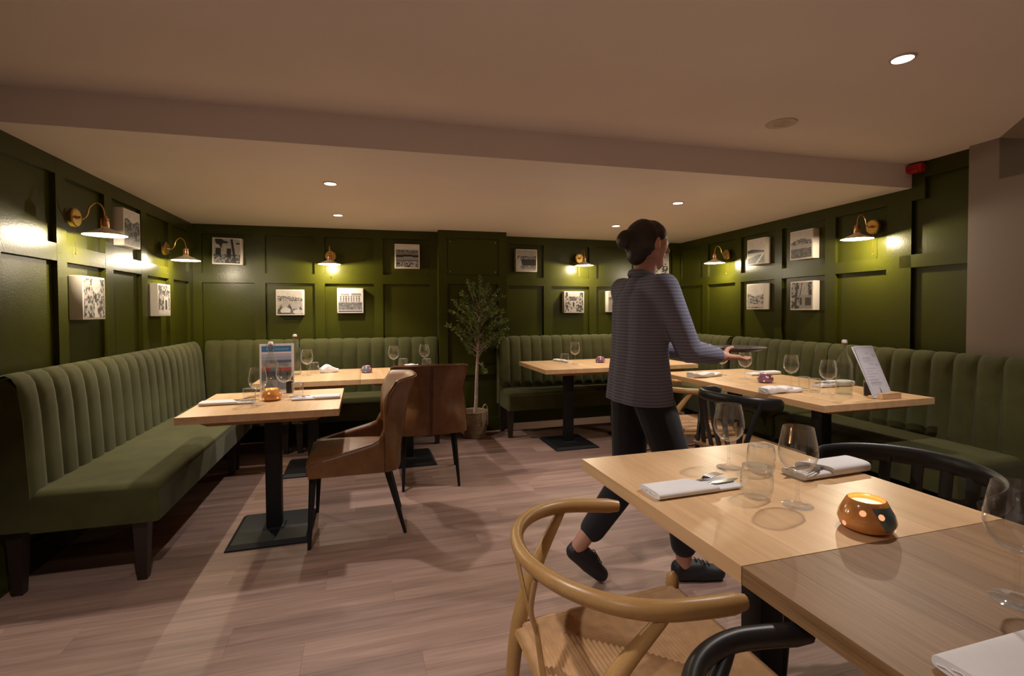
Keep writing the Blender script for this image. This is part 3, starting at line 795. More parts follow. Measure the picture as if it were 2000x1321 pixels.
# ------------------------------------------------------------------ black and white canvas prints
NP = 60
YY, XX = np.mgrid[0:NP+1, 0:NP+1] / NP     # YY: 0 bottom .. 1 top
def noise(scale, seed):
    r = np.random.default_rng(seed); n = max(2,int(scale)); g = r.random((n+2,n+2))
    fx = XX*n; fy = YY*n; ix = fx.astype(int); iy = fy.astype(int); tx = fx-ix; ty = fy-iy
    return (g[iy,ix]*(1-tx)+g[iy,ix+1]*tx)*(1-ty)+(g[iy+1,ix]*(1-tx)+g[iy+1,ix+1]*tx)*ty
def blend(im, mask, val): return im*(1-mask)+val*mask
def rect(im, x0, x1, y0, y1, val): return blend(im, ((XX>=x0)&(XX<=x1)&(YY>=y0)&(YY<=y1)).astype(float), val)
def hill(im, base, amp, f, ph, val): return blend(im, (YY < base+amp*np.sin(XX*f+ph)).astype(float), val)
def art(kind):
    sd = sum(map(ord, kind))
    n1, n2, n3 = noise(7, sd), noise(15, sd+5), noise(32, sd+9)
    tex = 0.6*n2+0.4*n3
    soft = np.clip((tex-0.5)*4+0.5, 0, 1); s3 = np.clip((n3-0.5)*3+0.5, 0, 1)
    im = 0.62+0.06*n1
    if kind == 'terrace':
        im = blend(im, (YY < 0.72+0.05*np.sin(XX*9)).astype(float), 0.06+0.30*soft); im = rect(im, 0, 1, 0, 0.16, 0.25+0.2*n2)
    elif kind == 'path':
        im = 0.10+0.42*soft; im = blend(im, (abs(XX-0.55-0.1*(0.4-YY)) < 0.16*(0.45-YY)+0.03).astype(float)*(YY < 0.45), 0.62)
        im = rect(im, 0.52, 0.60, 0.40, 0.60, 0.05); im = blend(im, ((XX-0.6)**2+(YY-0.85)**2 < 0.05).astype(float), 0.55+0.1*n3)
    elif kind == 'gate':
        im = 0.09+0.38*soft; im = rect(im, 0.45, 0.85, 0.15, 0.62, 0.55); im = rect(im, 0.58, 0.72, 0.18, 0.50, 0.10); im = rect(im, 0, 1, 0, 0.15, 0.5+0.1*n3)
    elif kind == 'cottage':
        im = 0.48+0.1*n2; im = rect(im, 0,1,0,0.35, 0.06+0.30*soft); im = rect(im, 0.08,0.28,0.35,0.62, 0.06); im = rect(im, 0.5,0.65,0.22,0.6, 0.03)
        im = blend(im, (abs(XX-0.70-0.25*(0.8-YY)*0.6) < 0.045).astype(float), 0.02); im = blend(im, ((n1 > 0.55)&(YY > 0.55)&(XX < 0.6)).astype(float), 0.06); im = rect(im, 0.85,0.97,0.8,0.85,0.03)
    elif kind == 'boats':
        im = hill(im, 0.72, 0.06, 2.5, 1.3, 0.18+0.35*s3); im = rect(im, 0,1,0.25,0.56, 0.46+0.08*n2)
        for cx, h_ in ((0.15,0.42),(0.48,0.46),(0.92,0.34)): im = blend(im, (YY < h_-2.2*abs(XX-cx)).astype(float), 0.08+0.2*n3)
        im = blend(im, (((XX-0.33)/0.2)**2+((YY-0.14)/0.15)**2 < 1).astype(float), 0.60); im = blend(im, (((XX-0.82)/0.2)**2+((YY-0.1)/0.1)**2 < 1).astype(float), 0.58); im = rect(im,0.1,0.5,0,0.06,0.12)
    elif kind == 'hotel':
        im = np.where(YY > 0.72, 0.72, im); im = rect(im, 0.02,0.98,0.42,0.74+0.0, 0.55); im = rect(im, 0.1,0.45,0.72,0.80,0.4); im = rect(im, 0.55,0.95,0.72,0.82,0.35)
        for i in range(8):
            for j in range(3): im = rect(im, 0.08+i*0.11, 0.13+i*0.11, 0.46+j*0.09, 0.51+j*0.09, 0.08)
        im = rect(im, 0,1,0.10,0.42, 0.10+0.28*tex); im = rect(im, 0,1,0.05,0.09,0.55); im = rect(im, 0,1,0,0.05,0.15)
    elif kind == 'promenade':
        im = rect(im, 0,1,0.66,0.79, 0.10+0.35*n3); im = rect(im, 0,1,0.52,0.66, 0.34); im = blend(im, (abs(YY-0.50-0.02*np.sin(XX*3)) < 0.05).astype(float), 0.04)
        im = rect(im, 0,1,0.26,0.45, 0.36); im = rect(im,0,1,0.30,0.33,0.12); im = rect(im, 0,1,0,0.25, 0.08+0.45*s3)
    elif kind == 'ship':
        im = 0.45+0.06*n1; im = blend(im, ((YY > 0.26)&(YY < 0.62)&(XX > 0.18+0.25*(0.62-YY))).astype(float), 0.03); im = rect(im, 0.02,1,0.56,0.72, 0.06+0.4*s3); im = rect(im, 0.2,1,0.1,0.26, 0.18+0.25*n2)
    elif kind == 'pavilion':
        im = 0.07+0.45*soft; im = rect(im, 0.15,0.8,0.8,1,0.62); im = blend(im, (((XX-0.45)/0.2)**2+((YY-0.55)/0.24)**2 < 1).astype(float)*(YY > 0.55), 0.22)
        im = rect(im, 0.27,0.63,0.50,0.55,0.6); im = rect(im, 0.3,0.6,0.22,0.5,0.5); im = rect(im,0.42,0.5,0.28,0.5,0.06); im = rect(im, 0.38,0.62,0.0,0.2,0.5)
    elif kind == 'headland':
        im = hill(im, 0.55, 0.04, 4, 0.5, 0.12); im = rect(im, 0,1,0,0.44,0.5); im = hill(im, 0.28, 0.06, 3.5, 5.2, 0.07+0.1*n3); im = blend(im, (abs(YY-0.9*(XX-0.55)) < 0.05).astype(float)*(YY < 0.4), 0.6)
    elif kind == 'bridge':
        im = rect(im, 0,1,0.50,0.72, 0.10+0.35*s3); im = rect(im, 0,1,0.36,0.50, 0.45); im = rect(im, 0,1,0,0.36, 0.07+0.30*n3); im = blend(im, (YY > 0.60+0.12*np.sin(XX*3.0)).astype(float), 0.58)
    elif kind == 'town':
        im = blend(im, (YY < 0.58+0.06*np.sin(XX*5+2)).astype(float), 0.12+0.42*s3); im = rect(im, 0,1,0.10,0.18, 0.5); im = rect(im, 0.05,0.6,0.03,0.06,0.08+0.4*(n3 > 0.6)); im = rect(im,0,1,0.06,0.10,0.55)
    elif kind == 'villa':
        im = 0.42+0.1*n2; im = rect(im, 0.35,1,0.0,0.52, 0.40); im = blend(im, (abs(XX-0.2-0.1*YY) < 0.05).astype(float), 0.04); im = blend(im, (abs(XX-0.45-0.2*(YY-0.6)) < 0.02).astype(float)*(YY > 0.5), 0.05)
        im = blend(im, (abs(XX-0.9) < 0.09).astype(float)*(YY > 0.5)*(n3 > 0.4), 0.05); im = rect(im, 0.42,0.52,0.15,0.42,0.05); im = rect(im, 0.68,0.95,0.12,0.42,0.10); im = blend(im, ((n2 > 0.5)&(XX < 0.4)).astype(float), 0.07)
    elif kind == 'bay':
        im = hill(im, 0.72, 0.03, 5, 0, 0.28); im = rect(im, 0,1,0,0.6,0.40+0.05*n1)
    elif kind == 'flowers':
        im = 0.5+0.05*n1; im = blend(im, ((n2 > 0.55)&(YY < 0.5)).astype(float), 0.12)
    return np.clip(im*(0.92+0.16*n3), 0.01, 0.8)
def tone_mesh(name, rgb, w, h_, fn):
    """(n+1)x(n+1) grid, coloured per point; fn(u,v) -> world/local position"""
    n = rgb.shape[0]-1
    me = bpy.data.meshes.new(name)
    vs_ = [fn(j/n, i/n) for i in range(n+1) for j in range(n+1)]
    fs = [(i*(n+1)+j, i*(n+1)+j+1, (i+1)*(n+1)+j+1, (i+1)*(n+1)+j) for i in range(n) for j in range(n)]
    me.from_pydata(vs_, [], fs)
    ca = me.color_attributes.new('tone', 'FLOAT_COLOR', 'POINT')
    buf = np.ones(((n+1)*(n+1),4)); buf[:,:3] = rgb.reshape(-1,3)
    ca.data.foreach_set('color', buf.astype(np.float32).ravel())
    me.materials.append(MATS['print_tones']); me.update()
    return me
def make_print(label, W, a, z, kind, size=0.252, tilt=0.0):
    """a, z: centre on the wall"""
    dirn = 1 if W.n.dot(Vector((W.d.y, -W.d.x, 0))) > 0 else -1     # +1: wall direction runs to the viewer's right
    t = thing('canvas_print', label, 'picture', W.at(a,0,z), W.angle() if dirn > 0 else W.angle()+PI, 'square black and white canvas prints')
    t.rotation_euler = (0, tilt, t.rotation_euler[2])
    s = size/2; back = -REC+0.005
    mb = MB(); mb.rbox(-s, s, -0.042, -back, -s, s, 0.004, 2); mb.obj('canvas_body', 'canvas', t)
    im = art(kind); im = np.clip(im, 0, 1)**1.7*1.08; rgb = np.stack([im*1.0, im*0.91, im*0.86], -1)
    b_ = s-0.012
    me = tone_mesh('print', rgb, 1, 1, lambda u, v: (-b_+2*b_*u, -0.0426, -b_+2*b_*v))
    link('print', me, t)
make_print('upper canvas print of a dark garden terrace on the left wall', WL, aL(4.06), 1.848, 'terrace')
make_print('canvas print of a pale path between tall plants under the near left lamp', WL, aL(3.545), 1.362, 'path')
make_print('canvas print of a garden gate, farther of the lower pair on the left wall', WL, aL(4.598), 1.372, 'gate')
make_print('canvas print of a cottage front with a leaning tree in the back-left corner', WB, aB(-1.222), 1.853, 'cottage', tilt=0.02)
make_print('canvas print of boats below a hillside town on the back wall', WB, aB(-0.675), 1.366, 'boats')
make_print('canvas print of a large hotel with many windows on the back wall', WB, aB(-0.111), 1.384, 'hotel')
make_print('upper canvas print of a sea promenade with flowers, left of the pier', WB, aB(0.455), 1.842, 'promenade')
make_print('canvas print of a dark ship hull just right of the pier', WR, aR(1.782), 1.840, 'ship')
make_print('canvas print of a domed garden pavilion on the back wall', WR, aR(2.365), 1.371, 'pavilion')
make_print('canvas print of a pale bay beside the walking person', WR, aR(2.925), 1.378, 'bay')
make_print('upper canvas print of pale flowers behind the person\'s head', WR, aR(3.515), 1.848, 'flowers')
make_print('upper canvas print of a dark headland on the right wall', WW, aW(4.032), 1.844, 'headland')
make_print('upper canvas print of a long arched bridge on the right wall', WW, aW(3.468), 1.838, 'bridge')
make_print('lower canvas print of a seaside town on the right wall', WW, aW(4.034), 1.404, 'town')
make_print('lower canvas print of a villa behind bare trees on the right wall', WW, aW(3.460), 1.396, 'villa')

# ------------------------------------------------------------------ olive tree in a basket
t = thing('olive_tree', 'slim olive tree with a dense leafy crown in front of the pier', 'plant', (1.085,4.965,0))
trunk = smoothpath([(0.0,0,0.20),(0.012,0.0,0.35),(0.02,0.005,0.55),(0.03,0,0.78),(0.045,0.0,0.95),(0.05,0,1.15),(0.06,0,1.38)],5)
mb = MB(); mb.tube(trunk, list(np.linspace(0.021,0.008,len(trunk))), 9)
mb.obj('trunk', 'bark', t)
mb = MB(); mb.lathe([(0.0,0.215),(0.118,0.21)], 20); mb.obj('soil', 'soil', t)
br = np.random.default_rng(5); twigs = []
def crown_r(z): return float(np.interp(z, [0.80,0.92,1.05,1.2,1.35,1.5,1.62], [0.06,0.28,0.40,0.37,0.30,0.20,0.07]))
mbB = MB()
for i in range(86):
    zs = br.uniform(0.84, 1.36); k = int(np.interp(zs, [0.20,1.38], [0,len(trunk)-1])); base = Vector(trunk[k])
    a = br.uniform(0, 2*PI); ze = min(1.60, zs + br.uniform(0.02,0.24)); r = crown_r(ze)*math.sqrt(br.uniform(0.25,1.0))
    tip = Vector((0.05+r*math.cos(a), min(0.145, r*math.sin(a)*0.8), ze))
    mid = base.lerp(tip,0.5)+Vector((br.uniform(-.03,.03),br.uniform(-.03,.03),br.uniform(-0.01,.05)))
    mid.y = min(mid.y, 0.15)
    p = smoothpath([base, mid, tip],4); twigs.append(p)
    mbB.tube(p, list(np.linspace(0.0045,0.0015,len(p))), 5)
for p in (smoothpath([(0.03,0,0.76),(0.07,-0.03,0.72),(0.10,-0.04,0.66)],4), smoothpath([(0.04,0,0.80),(-0.04,-0.03,0.86),(-0.10,-0.04,0.95)],4), smoothpath([(0.04,0,0.8),(0.09,-0.02,0.90),(0.12,-0.03,0.98)],4), smoothpath([(0.05,0,1.3),(0.06,0,1.5),(0.07,0,1.62)],4), smoothpath([(0.05,0,1.2),(-0.03,0,1.45),(-0.07,-0.02,1.58)],4)):
    twigs.append(p); mbB.tube(p, list(np.linspace(0.006,0.002,len(p))), 5)
mbB.obj('branches', 'bark', t)
mbL = MB()
for p in twigs:
    for q in range(64):
        s = br.uniform(0.30,1.0)*(len(p)-1); i0 = min(int(s), len(p)-2)
        c = Vector(p[i0]).lerp(Vector(p[i0+1]), s-i0)
        ax = (Vector(p[i0+1])-Vector(p[i0])).normalized()
        d = (Vector((br.normal(),br.normal(),br.normal()+0.2)).normalized()+ax*0.8).normalized()
        L_ = br.uniform(0.026,0.046); wd = L_*0.19
        sd = d.cross(Vector((br.normal(),br.normal(),br.normal()))).normalized()
        nn = d.cross(sd)*L_*0.06
        if c.y + d.y*L_ > 0.165: continue
        mbL.add([c, c+d*L_*0.5+sd*wd+nn, c+d*L_, c+d*L_*0.5-sd*wd+nn], [(0,1,2),(0,2,3)])
o = mbL.obj('leaves', 'olive_leaf', t, False); tag(o, kind='stuff')
t = thing('wicker_basket', 'round woven seagrass basket holding the olive tree', 'basket', (1.075,4.965,0))
mb = MB(); prof_o = []
for i in range(23):
    z = 0.005+0.255*i/22; r = 0.108+0.032*math.sin(min(1,i/20)*PI*0.62)
    prof_o += [(r-0.004, z-0.003), (r+0.004, z+0.003)]
mb.lathe([(0.0,0.002)] + prof_o + [(0.137,0.268),(0.128,0.262),(0.122,0.05),(0,0.045)], 36); mb.obj('weave', 'wicker', t, angle=25)
for s, ang in ((1,0.75),(-1,0.75+0.15)):
    ca, sa = math.cos(-PI/2+ang*s*0.9 if s > 0 else PI/2+0.7), math.sin(-PI/2+ang*s*0.9 if s > 0 else PI/2+0.7)
    tx, ty = -sa, ca; R_ = 0.142
    pts = [(ca*R_+tx*w_, sa*R_+ty*w_, z_) for w_, z_ in ((-0.042,0.13),(-0.042,0.22),(-0.040,0.29),(-0.022,0.33),(0,0.342),(0.022,0.33),(0.040,0.29),(0.042,0.22),(0.042,0.13))]
    mb = MB(); mb.tube(smoothpath(pts,4), 0.0055, 8); mb.obj('handle', 'wicker', t)

# ------------------------------------------------------------------ tableware
ZT = 0.7505
def proto(fn):
    fn.first = None; return fn
def make_wine_glass():
    t = thing('wine_glass', 'x', 'glass', group='empty stemmed wine glasses')
    mb = MB(); mb.lathe([(0.0,0.0),(0.038,0.0),(0.039,0.0015),(0.030,0.004),(0.012,0.008),(0.005,0.016),(0.0045,0.03)], 28); mb.obj('foot', 'glass', t, angle=60)
    mb = MB(); mb.lathe([(0.0042,0.03),(0.0040,0.06),(0.0045,0.082),(0.008,0.090)], 12); mb.obj('stem', 'glass', t, angle=60)
    mb = MB(); o_ = [(0.0,0.088),(0.010,0.090),(0.028,0.099),(0.042,0.116),(0.0485,0.138),(0.048,0.158),(0.043,0.186),(0.0375,0.213)]
    i_ = [(0.0365,0.2135),(0.042,0.186),(0.0468,0.158),(0.0472,0.138),(0.041,0.118),(0.027,0.102),(0.0,0.094)]
    mb.lathe(o_+i_, 32); mb.obj('bowl', 'glass', t, angle=60)
    return t
def make_tumbler(round_=True):
    t = thing('tumbler', 'x', 'glass', group='short water tumblers')
    if round_:
        o_ = [(0.0,0.0),(0.030,0.0),(0.037,0.006),(0.0425,0.025),(0.0435,0.048),(0.041,0.075),(0.0385,0.09)]
        i_ = [(0.0372,0.0905),(0.0398,0.075),(0.0420,0.048),(0.041,0.028),(0.034,0.013),(0.0,0.011)]
    else:
        o_ = [(0.0,0.0),(0.028,0.0),(0.030,0.003),(0.032,0.03),(0.0355,0.088)]; i_ = [(0.0343,0.0885),(0.031,0.03),(0.029,0.012),(0.0,0.011)]
    mb = MB(); mb.lathe(o_, 28); mb.obj('wall', 'tumbler_glass', t, angle=60)
    mb = MB(); mb.lathe(i_, 28); mb.obj('inner_wall', 'tumbler_glass', t, angle=60)
    return t
def make_bottle():
    t = thing('water_bottle', 'x', 'bottle', group='swing-top glass water bottles')
    mb = MB(); mb.lathe([(0.0,0.0),(0.043,0.0),(0.047,0.006),(0.047,0.17),(0.045,0.19),(0.036,0.215),(0.022,0.245),(0.016,0.265),(0.0145,0.30),(0.017,0.302),(0.017,0.312),(0.010,0.313)], 28); mb.obj('glass_body', 'bottle_glass', t, angle=50)
    mb = MB(); mb.lathe([(0.0,0.004),(0.040,0.006),(0.0435,0.012),(0.0435,0.168),(0.041,0.188),(0.032,0.212),(0.018,0.242),(0.012,0.268),(0.011,0.31)], 24); mb.obj('inner_wall', 'bottle_glass', t, angle=50)
    mb = MB(); mb.lathe([(0.0,0.318),(0.015,0.318),(0.016,0.328),(0.012,0.338),(0.0,0.339)], 16); st = mb.obj('stopper', 'porcelain', t)
    mb = MB(); mb.lathe([(0.010,0.312),(0.0155,0.313),(0.0155,0.319),(0.010,0.319)], 16); mb.obj('seal', 'rubber_red', st)
    for s in (-1,1):
        mb = MB(); mb.tube(smoothpath([(s*0.016,0,0.332),(s*0.024,0,0.315),(s*0.023,0.004,0.295),(s*0.017,0.006,0.28)],4), 0.0014, 6); mb.obj('wire', 'chrome', st)
    mb = MB(); mb.tube([(0.0165*math.cos(2*PI*i/20),0.0165*math.sin(2*PI*i/20),0.283) for i in range(20)], 0.0014, 6, close=True); mb.obj('wire', 'chrome', st)
    return t
def holder(label, loc, mat, patch, s=1.0, rz=0.0, seed=0, group='round pottery tealight holders'):
    t = thing('tealight_holder', label, 'candle holder', loc, rz, group)
    prof = [(0.0,0.0),(0.043,0.0),(0.055,0.008),(0.0605,0.024),(0.056,0.042),(0.047,0.060),(0.041,0.071),(0.038,0.073),(0.036,0.070),(0.043,0.055),(0.051,0.030),(0.046,0.010),(0.0,0.006)]
    prof = [(r*s, z*s) for r, z in prof]
    mb = MB(); mb.lathe(prof, 36); bd = mb.obj('body', mat, t, angle=60)
    if patch:
        def pf(u, v):
            a = -0.15 + 1.15*u + 0.5*(1-v); z = (0.012+0.052*v)*s
            r = np.interp(z, [q[1] for q in prof[:7]], [q[0] for q in prof[:7]]) + 0.0008
            return (r*math.cos(a), r*math.sin(a), z)
        mb = MB(); mb.grid(pf, 12, 10); mb.obj('glaze_patch', patch, bd, angle=80)
    r_ = np.random.default_rng(seed+3)
    for k in range(9):
        a = 2*PI*k/9 + r_.uniform(-0.2,0.2); z = (0.018 if k % 2 else 0.047)*s + r_.uniform(-0.004,0.004)*s
        R_ = float(np.interp(z, [q[1] for q in prof[:7]], [q[0] for q in prof[:7]]))
        nrm = Vector((math.cos(a), math.sin(a), 0.55 if z > 0.03*s else -0.1)).normalized(); e1 = Vector((-math.sin(a), math.cos(a), 0)); e2 = nrm.cross(e1)
        c = Vector((R_*math.cos(a), R_*math.sin(a), z)) + nrm*0.0012
        rr = (0.0062 if k % 2 else 0.0072)*s
        mb = MB(); mb.add([c+e1*rr*math.cos(2*PI*i/12)+e2*rr*math.sin(2*PI*i/12) for i in range(12)], [tuple(range(12))]); mb.obj('light_hole', 'glow_hole', bd, False)
    mb = MB(); mb.lathe([(0.0,0.030*s),(0.034*s,0.030*s),(0.0385*s,0.060*s),(0.0,0.058*s)], 24); cd = mb.obj('tealight', 'wax', t)
    mb = MB(); mb.lathe([(0.0,0.057*s),(0.003*s,0.060*s),(0.0022*s,0.066*s),(0.0,0.072*s)], 10); mb.obj('flame', 'flame', cd)
    light('tealight_glow', 'POINT', (0,0,0.074*s), 0.12, (1.0,0.55,0.25), 0.006, t)
    return t
def make_napkin(label, loc, rz, length=0.285, width=0.098, hgt=0.020, rumple=0.0, seed=0, cut=True, sleeve=0.62, clabel=None):
    t = thing('napkin', label, 'napkin', loc, rz, 'folded white linen napkins')
    r_ = np.random.default_rng(seed); ph = r_.uniform(0,6,4)
    def sup(a, e=0.45):
        c, s = math.cos(a), math.sin(a); return (abs(c)**e*math.copysign(1,c), abs(s)**e*math.copysign(1,s))
    def wob(x, k): return rumple*(0.012*math.sin(x*25+ph[k])+0.008*math.sin(x*53+ph[k+1]))
    def body(x0, x1, w_, h_, slant, z0, n=22, m_=28, hollow=True):
        mb = MB(); vs_ = []; fs = []
        for i in range(n+1):
            u = i/n
            for q in range(m_):
                a = 2*PI*q/m_; cx, cz = sup(a, 0.55)
                y_ = cx*w_/2; x_ = x0+(x1-x0)*u + slant*u*(y_/w_)
                tp = 1.0 if not rumple else 1-0.35*rumple*math.sin(u*PI*1.0+ph[2])**2
                vs_.append((x_, y_*tp+wob(x_,0), max(z0+h_/2+cz*h_/2*(1+rumple*0.5*math.sin(x_*40+ph[1]))+(abs(wob(x_,1)) if cz > 0 else 0), 0.0)))
        for i in range(n):
            for q in range(m_): fs.append((i*m_+q,(i+1)*m_+q,(i+1)*m_+(q+1)%m_,i*m_+(q+1)%m_))
        fs.append(tuple(range(m_-1,-1,-1))); fs.append(tuple(n*m_+q for q in range(m_)))
        return mb.add(vs_, fs)
    L2 = length/2
    mb = body(-L2+0.004, L2, width*0.94, hgt*0.62, 0.0, 0.0); mb.obj('inner_fold', 'linen', t, angle=60)
    mb = body(-L2, -L2+length*sleeve, width, hgt, -0.055, 0.0); mb.obj('sleeve', 'linen', t, angle=60)
    # rolled layers showing at the closed end
    mb = MB()
    for k, (yy, zz) in enumerate(((0.30,0.35),(0.1,0.62),(-0.12,0.42))):
        mb.tube([(-L2-0.0012, width*(yy-0.14), hgt*zz), (-L2-0.0016, width*yy, hgt*(zz+0.12)), (-L2-0.0012, width*(yy+0.12), hgt*zz)], 0.0012, 5)
    mb.obj('rolled_edge', 'linen', t)
    if cut:
        z = loc[2] + hgt*0.62
        R2 = Matrix.Rotation(rz, 3, 'Z')
        for kind, dy, lb in (('fork', 0.012, 'steel fork lying in '), ('knife', -0.016, 'steel knife lying in ')):
            c = thing(kind, lb+clabel, 'cutlery', Vector((loc[0],loc[1],z+0.0035)) + R2 @ Vector((0,dy,0)), rz + (0.20 if kind == 'fork' else 0.06), 'napkin cutlery'); c.scale = (1.12, 1.2, 1.2)
            mb = MB()
            mb.tube([(0.0,0,0),(0.03,0,0.0004),(0.055,0,0.0008)], [0.0042,0.0036,0.0032], 8, upv=(0,0,1), aspect=0.5); mb.obj('handle', 'chrome', c)
            if kind == 'fork':
                mb = MB(); mb.grid(lambda u, v: (0.053+0.020*u, (v-0.5)*(0.006+0.0145*math.sin(u*PI/2)), 0.0022+0.002*u), 6, 4); mb.obj('neck', 'chrome', c)
                for k in range(4):
                    yy = -0.0093+0.0062*k
                    mb = MB(); mb.tube([(0.071,yy,0.0042),(0.100,yy,0.0060),(0.126,yy,0.0050)], [0.0014,0.0013,0.0007], 6); mb.obj('tine', 'chrome', c)
            else:
                mb = MB(); mb.prism([(0.052,-0.003,0.0),(0.07,-0.008,0.0),(0.12,-0.009,0.0),(0.148,0.001,0.0),(0.13,0.006,0.0),(0.07,0.006,0.0),(0.052,0.003,0.0)], (0,0,0.0006), (0,0,0.0022)); mb.obj('blade', 'chrome', c, False)
    return t
wg = make_wine_glass(); tb = make_tumbler(True); tbs = make_tumbler(False); bo = make_bottle()
def place(root, items):
    for i, (lb, x, y) in enumerate(items):
        if i == 0:
            root.location = (x,y,ZT); root['label'] = lb
        else: dup(root, lb, (x,y,ZT))
place(wg, [
    ('wine glass at the far end of the foreground table beside two tumblers', 1.169,1.390),
    ('tall wine glass in the middle of the foreground table in front of a napkin', 1.119,1.065),
    ('wine glass cut off by the right edge of the picture', 1.127,0.597),
    ('wine glass on the left side of the small left table', -0.568,3.112),
    ('wine glass on the small left table in front of the upright menu', -0.464,3.358),
    ('wine glass on the back-left table beside the swing-top bottle', -0.440,4.440),
    ('wine glass on the back-left table above the brown chair back, left of two', 0.268,4.635),
    ('wine glass on the back-left table above the brown chair back, right of two', 0.555,4.735),
    ('wine glass on the table right of the olive tree', 2.000,4.542),
    ('wine glass on the back table close to the person\'s shirt', 2.556,4.611),
    ('wine glass farthest on the right-hand table behind the person\'s hand', 2.772,3.379),
    ('wine glass on the right-hand table behind the person\'s plate', 2.772,3.126),
    ('wine glass on the right-hand table between tealight and tumblers', 2.810,2.737),
    ('wine glass on the right-hand table beside the bottle', 2.754,2.404)])
place(tb, [
    ('rounded tumbler at the far side of the foreground table', 1.231,1.315),
    ('rounded tumbler on the foreground table right beside the left napkin', 1.059,1.146),
    ('rounded tumbler on the back-left table beside a crumpled napkin', -0.401,4.588),
    ('rounded tumbler on the back-left table just above the brown chair, left one', 0.355,4.700),
    ('rounded tumbler on the back-left table just above the brown chair, right one', 0.560,4.610),
    ('rounded tumbler on the table right of the olive tree', 1.942,4.663),
    ('rounded tumbler on the back table close to the person\'s shirt', 2.691,4.734)])
place(tbs, [
    ('straight tumbler on the left side of the small left table', -0.623,3.178),
    ('straight tumbler on the small left table beside the right-hand napkin', -0.385,3.330),
    ('straight tumbler on the right-hand table, farther of two', 2.748,2.575),
    ('straight tumbler on the right-hand table, nearer of two', 2.746,2.492)])
place(bo, [
    ('clear swing-top bottle on the small left table in front of the menu', -0.556,3.470),
    ('clear swing-top bottle on the back-left table behind the menu', -0.540,4.527),
    ('clear swing-top bottle beside the menu on the right-hand table', 2.860,2.385)])
holder('amber and grey-blue pottery tealight holder glowing on the foreground table', (1.160,0.905,ZT), 'amber_glaze', 'blue_glaze', 1.0, -2.1, 1)
holder('amber pottery tealight holder on the small left table', (-0.521,3.262,ZT), 'amber_glaze', None, 0.95, 0.4, 2)
holder('blue and violet pottery tealight holder on the back-left tables', (0.031,4.479,ZT), 'violet_glaze', 'blue_glaze', 0.80, -2.4, 3)
holder('violet pottery tealight holder on the table right of the olive tree', (2.290,4.573,ZT), 'violet_glaze', None, 0.80, 0.2, 4)
holder('dark reddish pottery tealight holder on the right-hand table', (2.785,2.940,ZT), 'violet_glaze', 'amber_glaze', 0.90, -1.2, 5)
make_napkin('neatly folded napkin at the left edge of the foreground table', (0.922,1.252,ZT), 0.03, seed=1, clabel='the napkin at the left edge of the foreground table')
make_napkin('puffed folded napkin at the far right edge of the foreground table', (1.432,1.255,ZT), PI+0.05, hgt=0.034, length=0.275, seed=2, sleeve=0.68, clabel='the napkin at the far right edge of the foreground table')
make_napkin('napkin cut off by the bottom right corner of the picture', (0.945,0.475,ZT), 0.0, seed=3, hgt=0.022, cut=False, sleeve=0.99)
make_napkin('flat folded napkin on the left end of the small left table', (-0.745,3.215,ZT), 0.0, seed=4, length=0.27, clabel='the napkin on the left end of the small left table')
make_napkin('flat folded napkin on the right end of the small left table', (-0.270,3.240,ZT), PI, seed=5, length=0.27, clabel='the napkin on the right end of the small left table')
make_napkin('crumpled napkin beside a tumbler on the back-left table', (-0.280,4.600,ZT), 0.35, length=0.14, width=0.09, hgt=0.045, rumple=0.8, seed=6, cut=False)
make_napkin('crumpled napkin on the back-left table just above the brown chair', (0.430,4.690,ZT), 0.0, length=0.12, width=0.09, hgt=0.035, rumple=0.7, seed=7, cut=False)
make_napkin('rolled napkin on the table right of the olive tree', (1.975,4.790,ZT), -1.2, length=0.22, width=0.08, seed=8, cut=False)
make_napkin('rolled napkin on the back table close to the person', (2.655,4.830,ZT), -0.6, length=0.20, width=0.08, hgt=0.025, seed=9, cut=False)
make_napkin('loosely folded napkin at the far corner of the right-hand table', (2.580,3.340,ZT), 0.1, rumple=0.5, hgt=0.030, seed=10, cut=False)
make_napkin('folded napkin at the wall side of the right-hand table, beyond the tealight', (3.105,3.310,ZT), PI, seed=11, hgt=0.026, cut=False)
make_napkin('loosely twisted napkin at the near left edge of the right-hand table', (2.545,2.560,ZT), 0.05, rumple=0.6, hgt=0.034, length=0.30, seed=12, cut=False)
make_napkin('puffed napkin behind the bottle on the right-hand table', (3.085,2.655,ZT), PI, rumple=0.3, hgt=0.036, seed=13, clabel='the napkin behind the bottle on the right-hand table')
def make_mill(label, loc):
    t = thing('pepper_mill', label, 'pepper mill', loc, group='small glass pepper mills')
    mb = MB(); mb.lathe([(0.0,0.002),(0.021,0.002),(0.021,0.072),(0.0,0.072)], 18); mb.obj('peppercorns', 'pepper', t, angle=30)
    mb = MB(); mb.lathe([(0.024,0.0),(0.024,0.08),(0.020,0.085)], 20); mb.obj('jar', 'glass', t, angle=40)
    mb = MB(); mb.lathe([(0.0,0.083),(0.022,0.083),(0.0235,0.090),(0.020,0.10),(0.021,0.112),(0.017,0.118),(0.018,0.128),(0.012,0.142),(0.0,0.144)], 18); mb.obj('grinder_cap', 'chrome', t, angle=40)
make_mill('pepper mill between bottle and menu on the right-hand table', (2.948,2.300,ZT))
make_mill('pepper mill behind the bottle on the small left table', (-0.455,3.520,ZT))
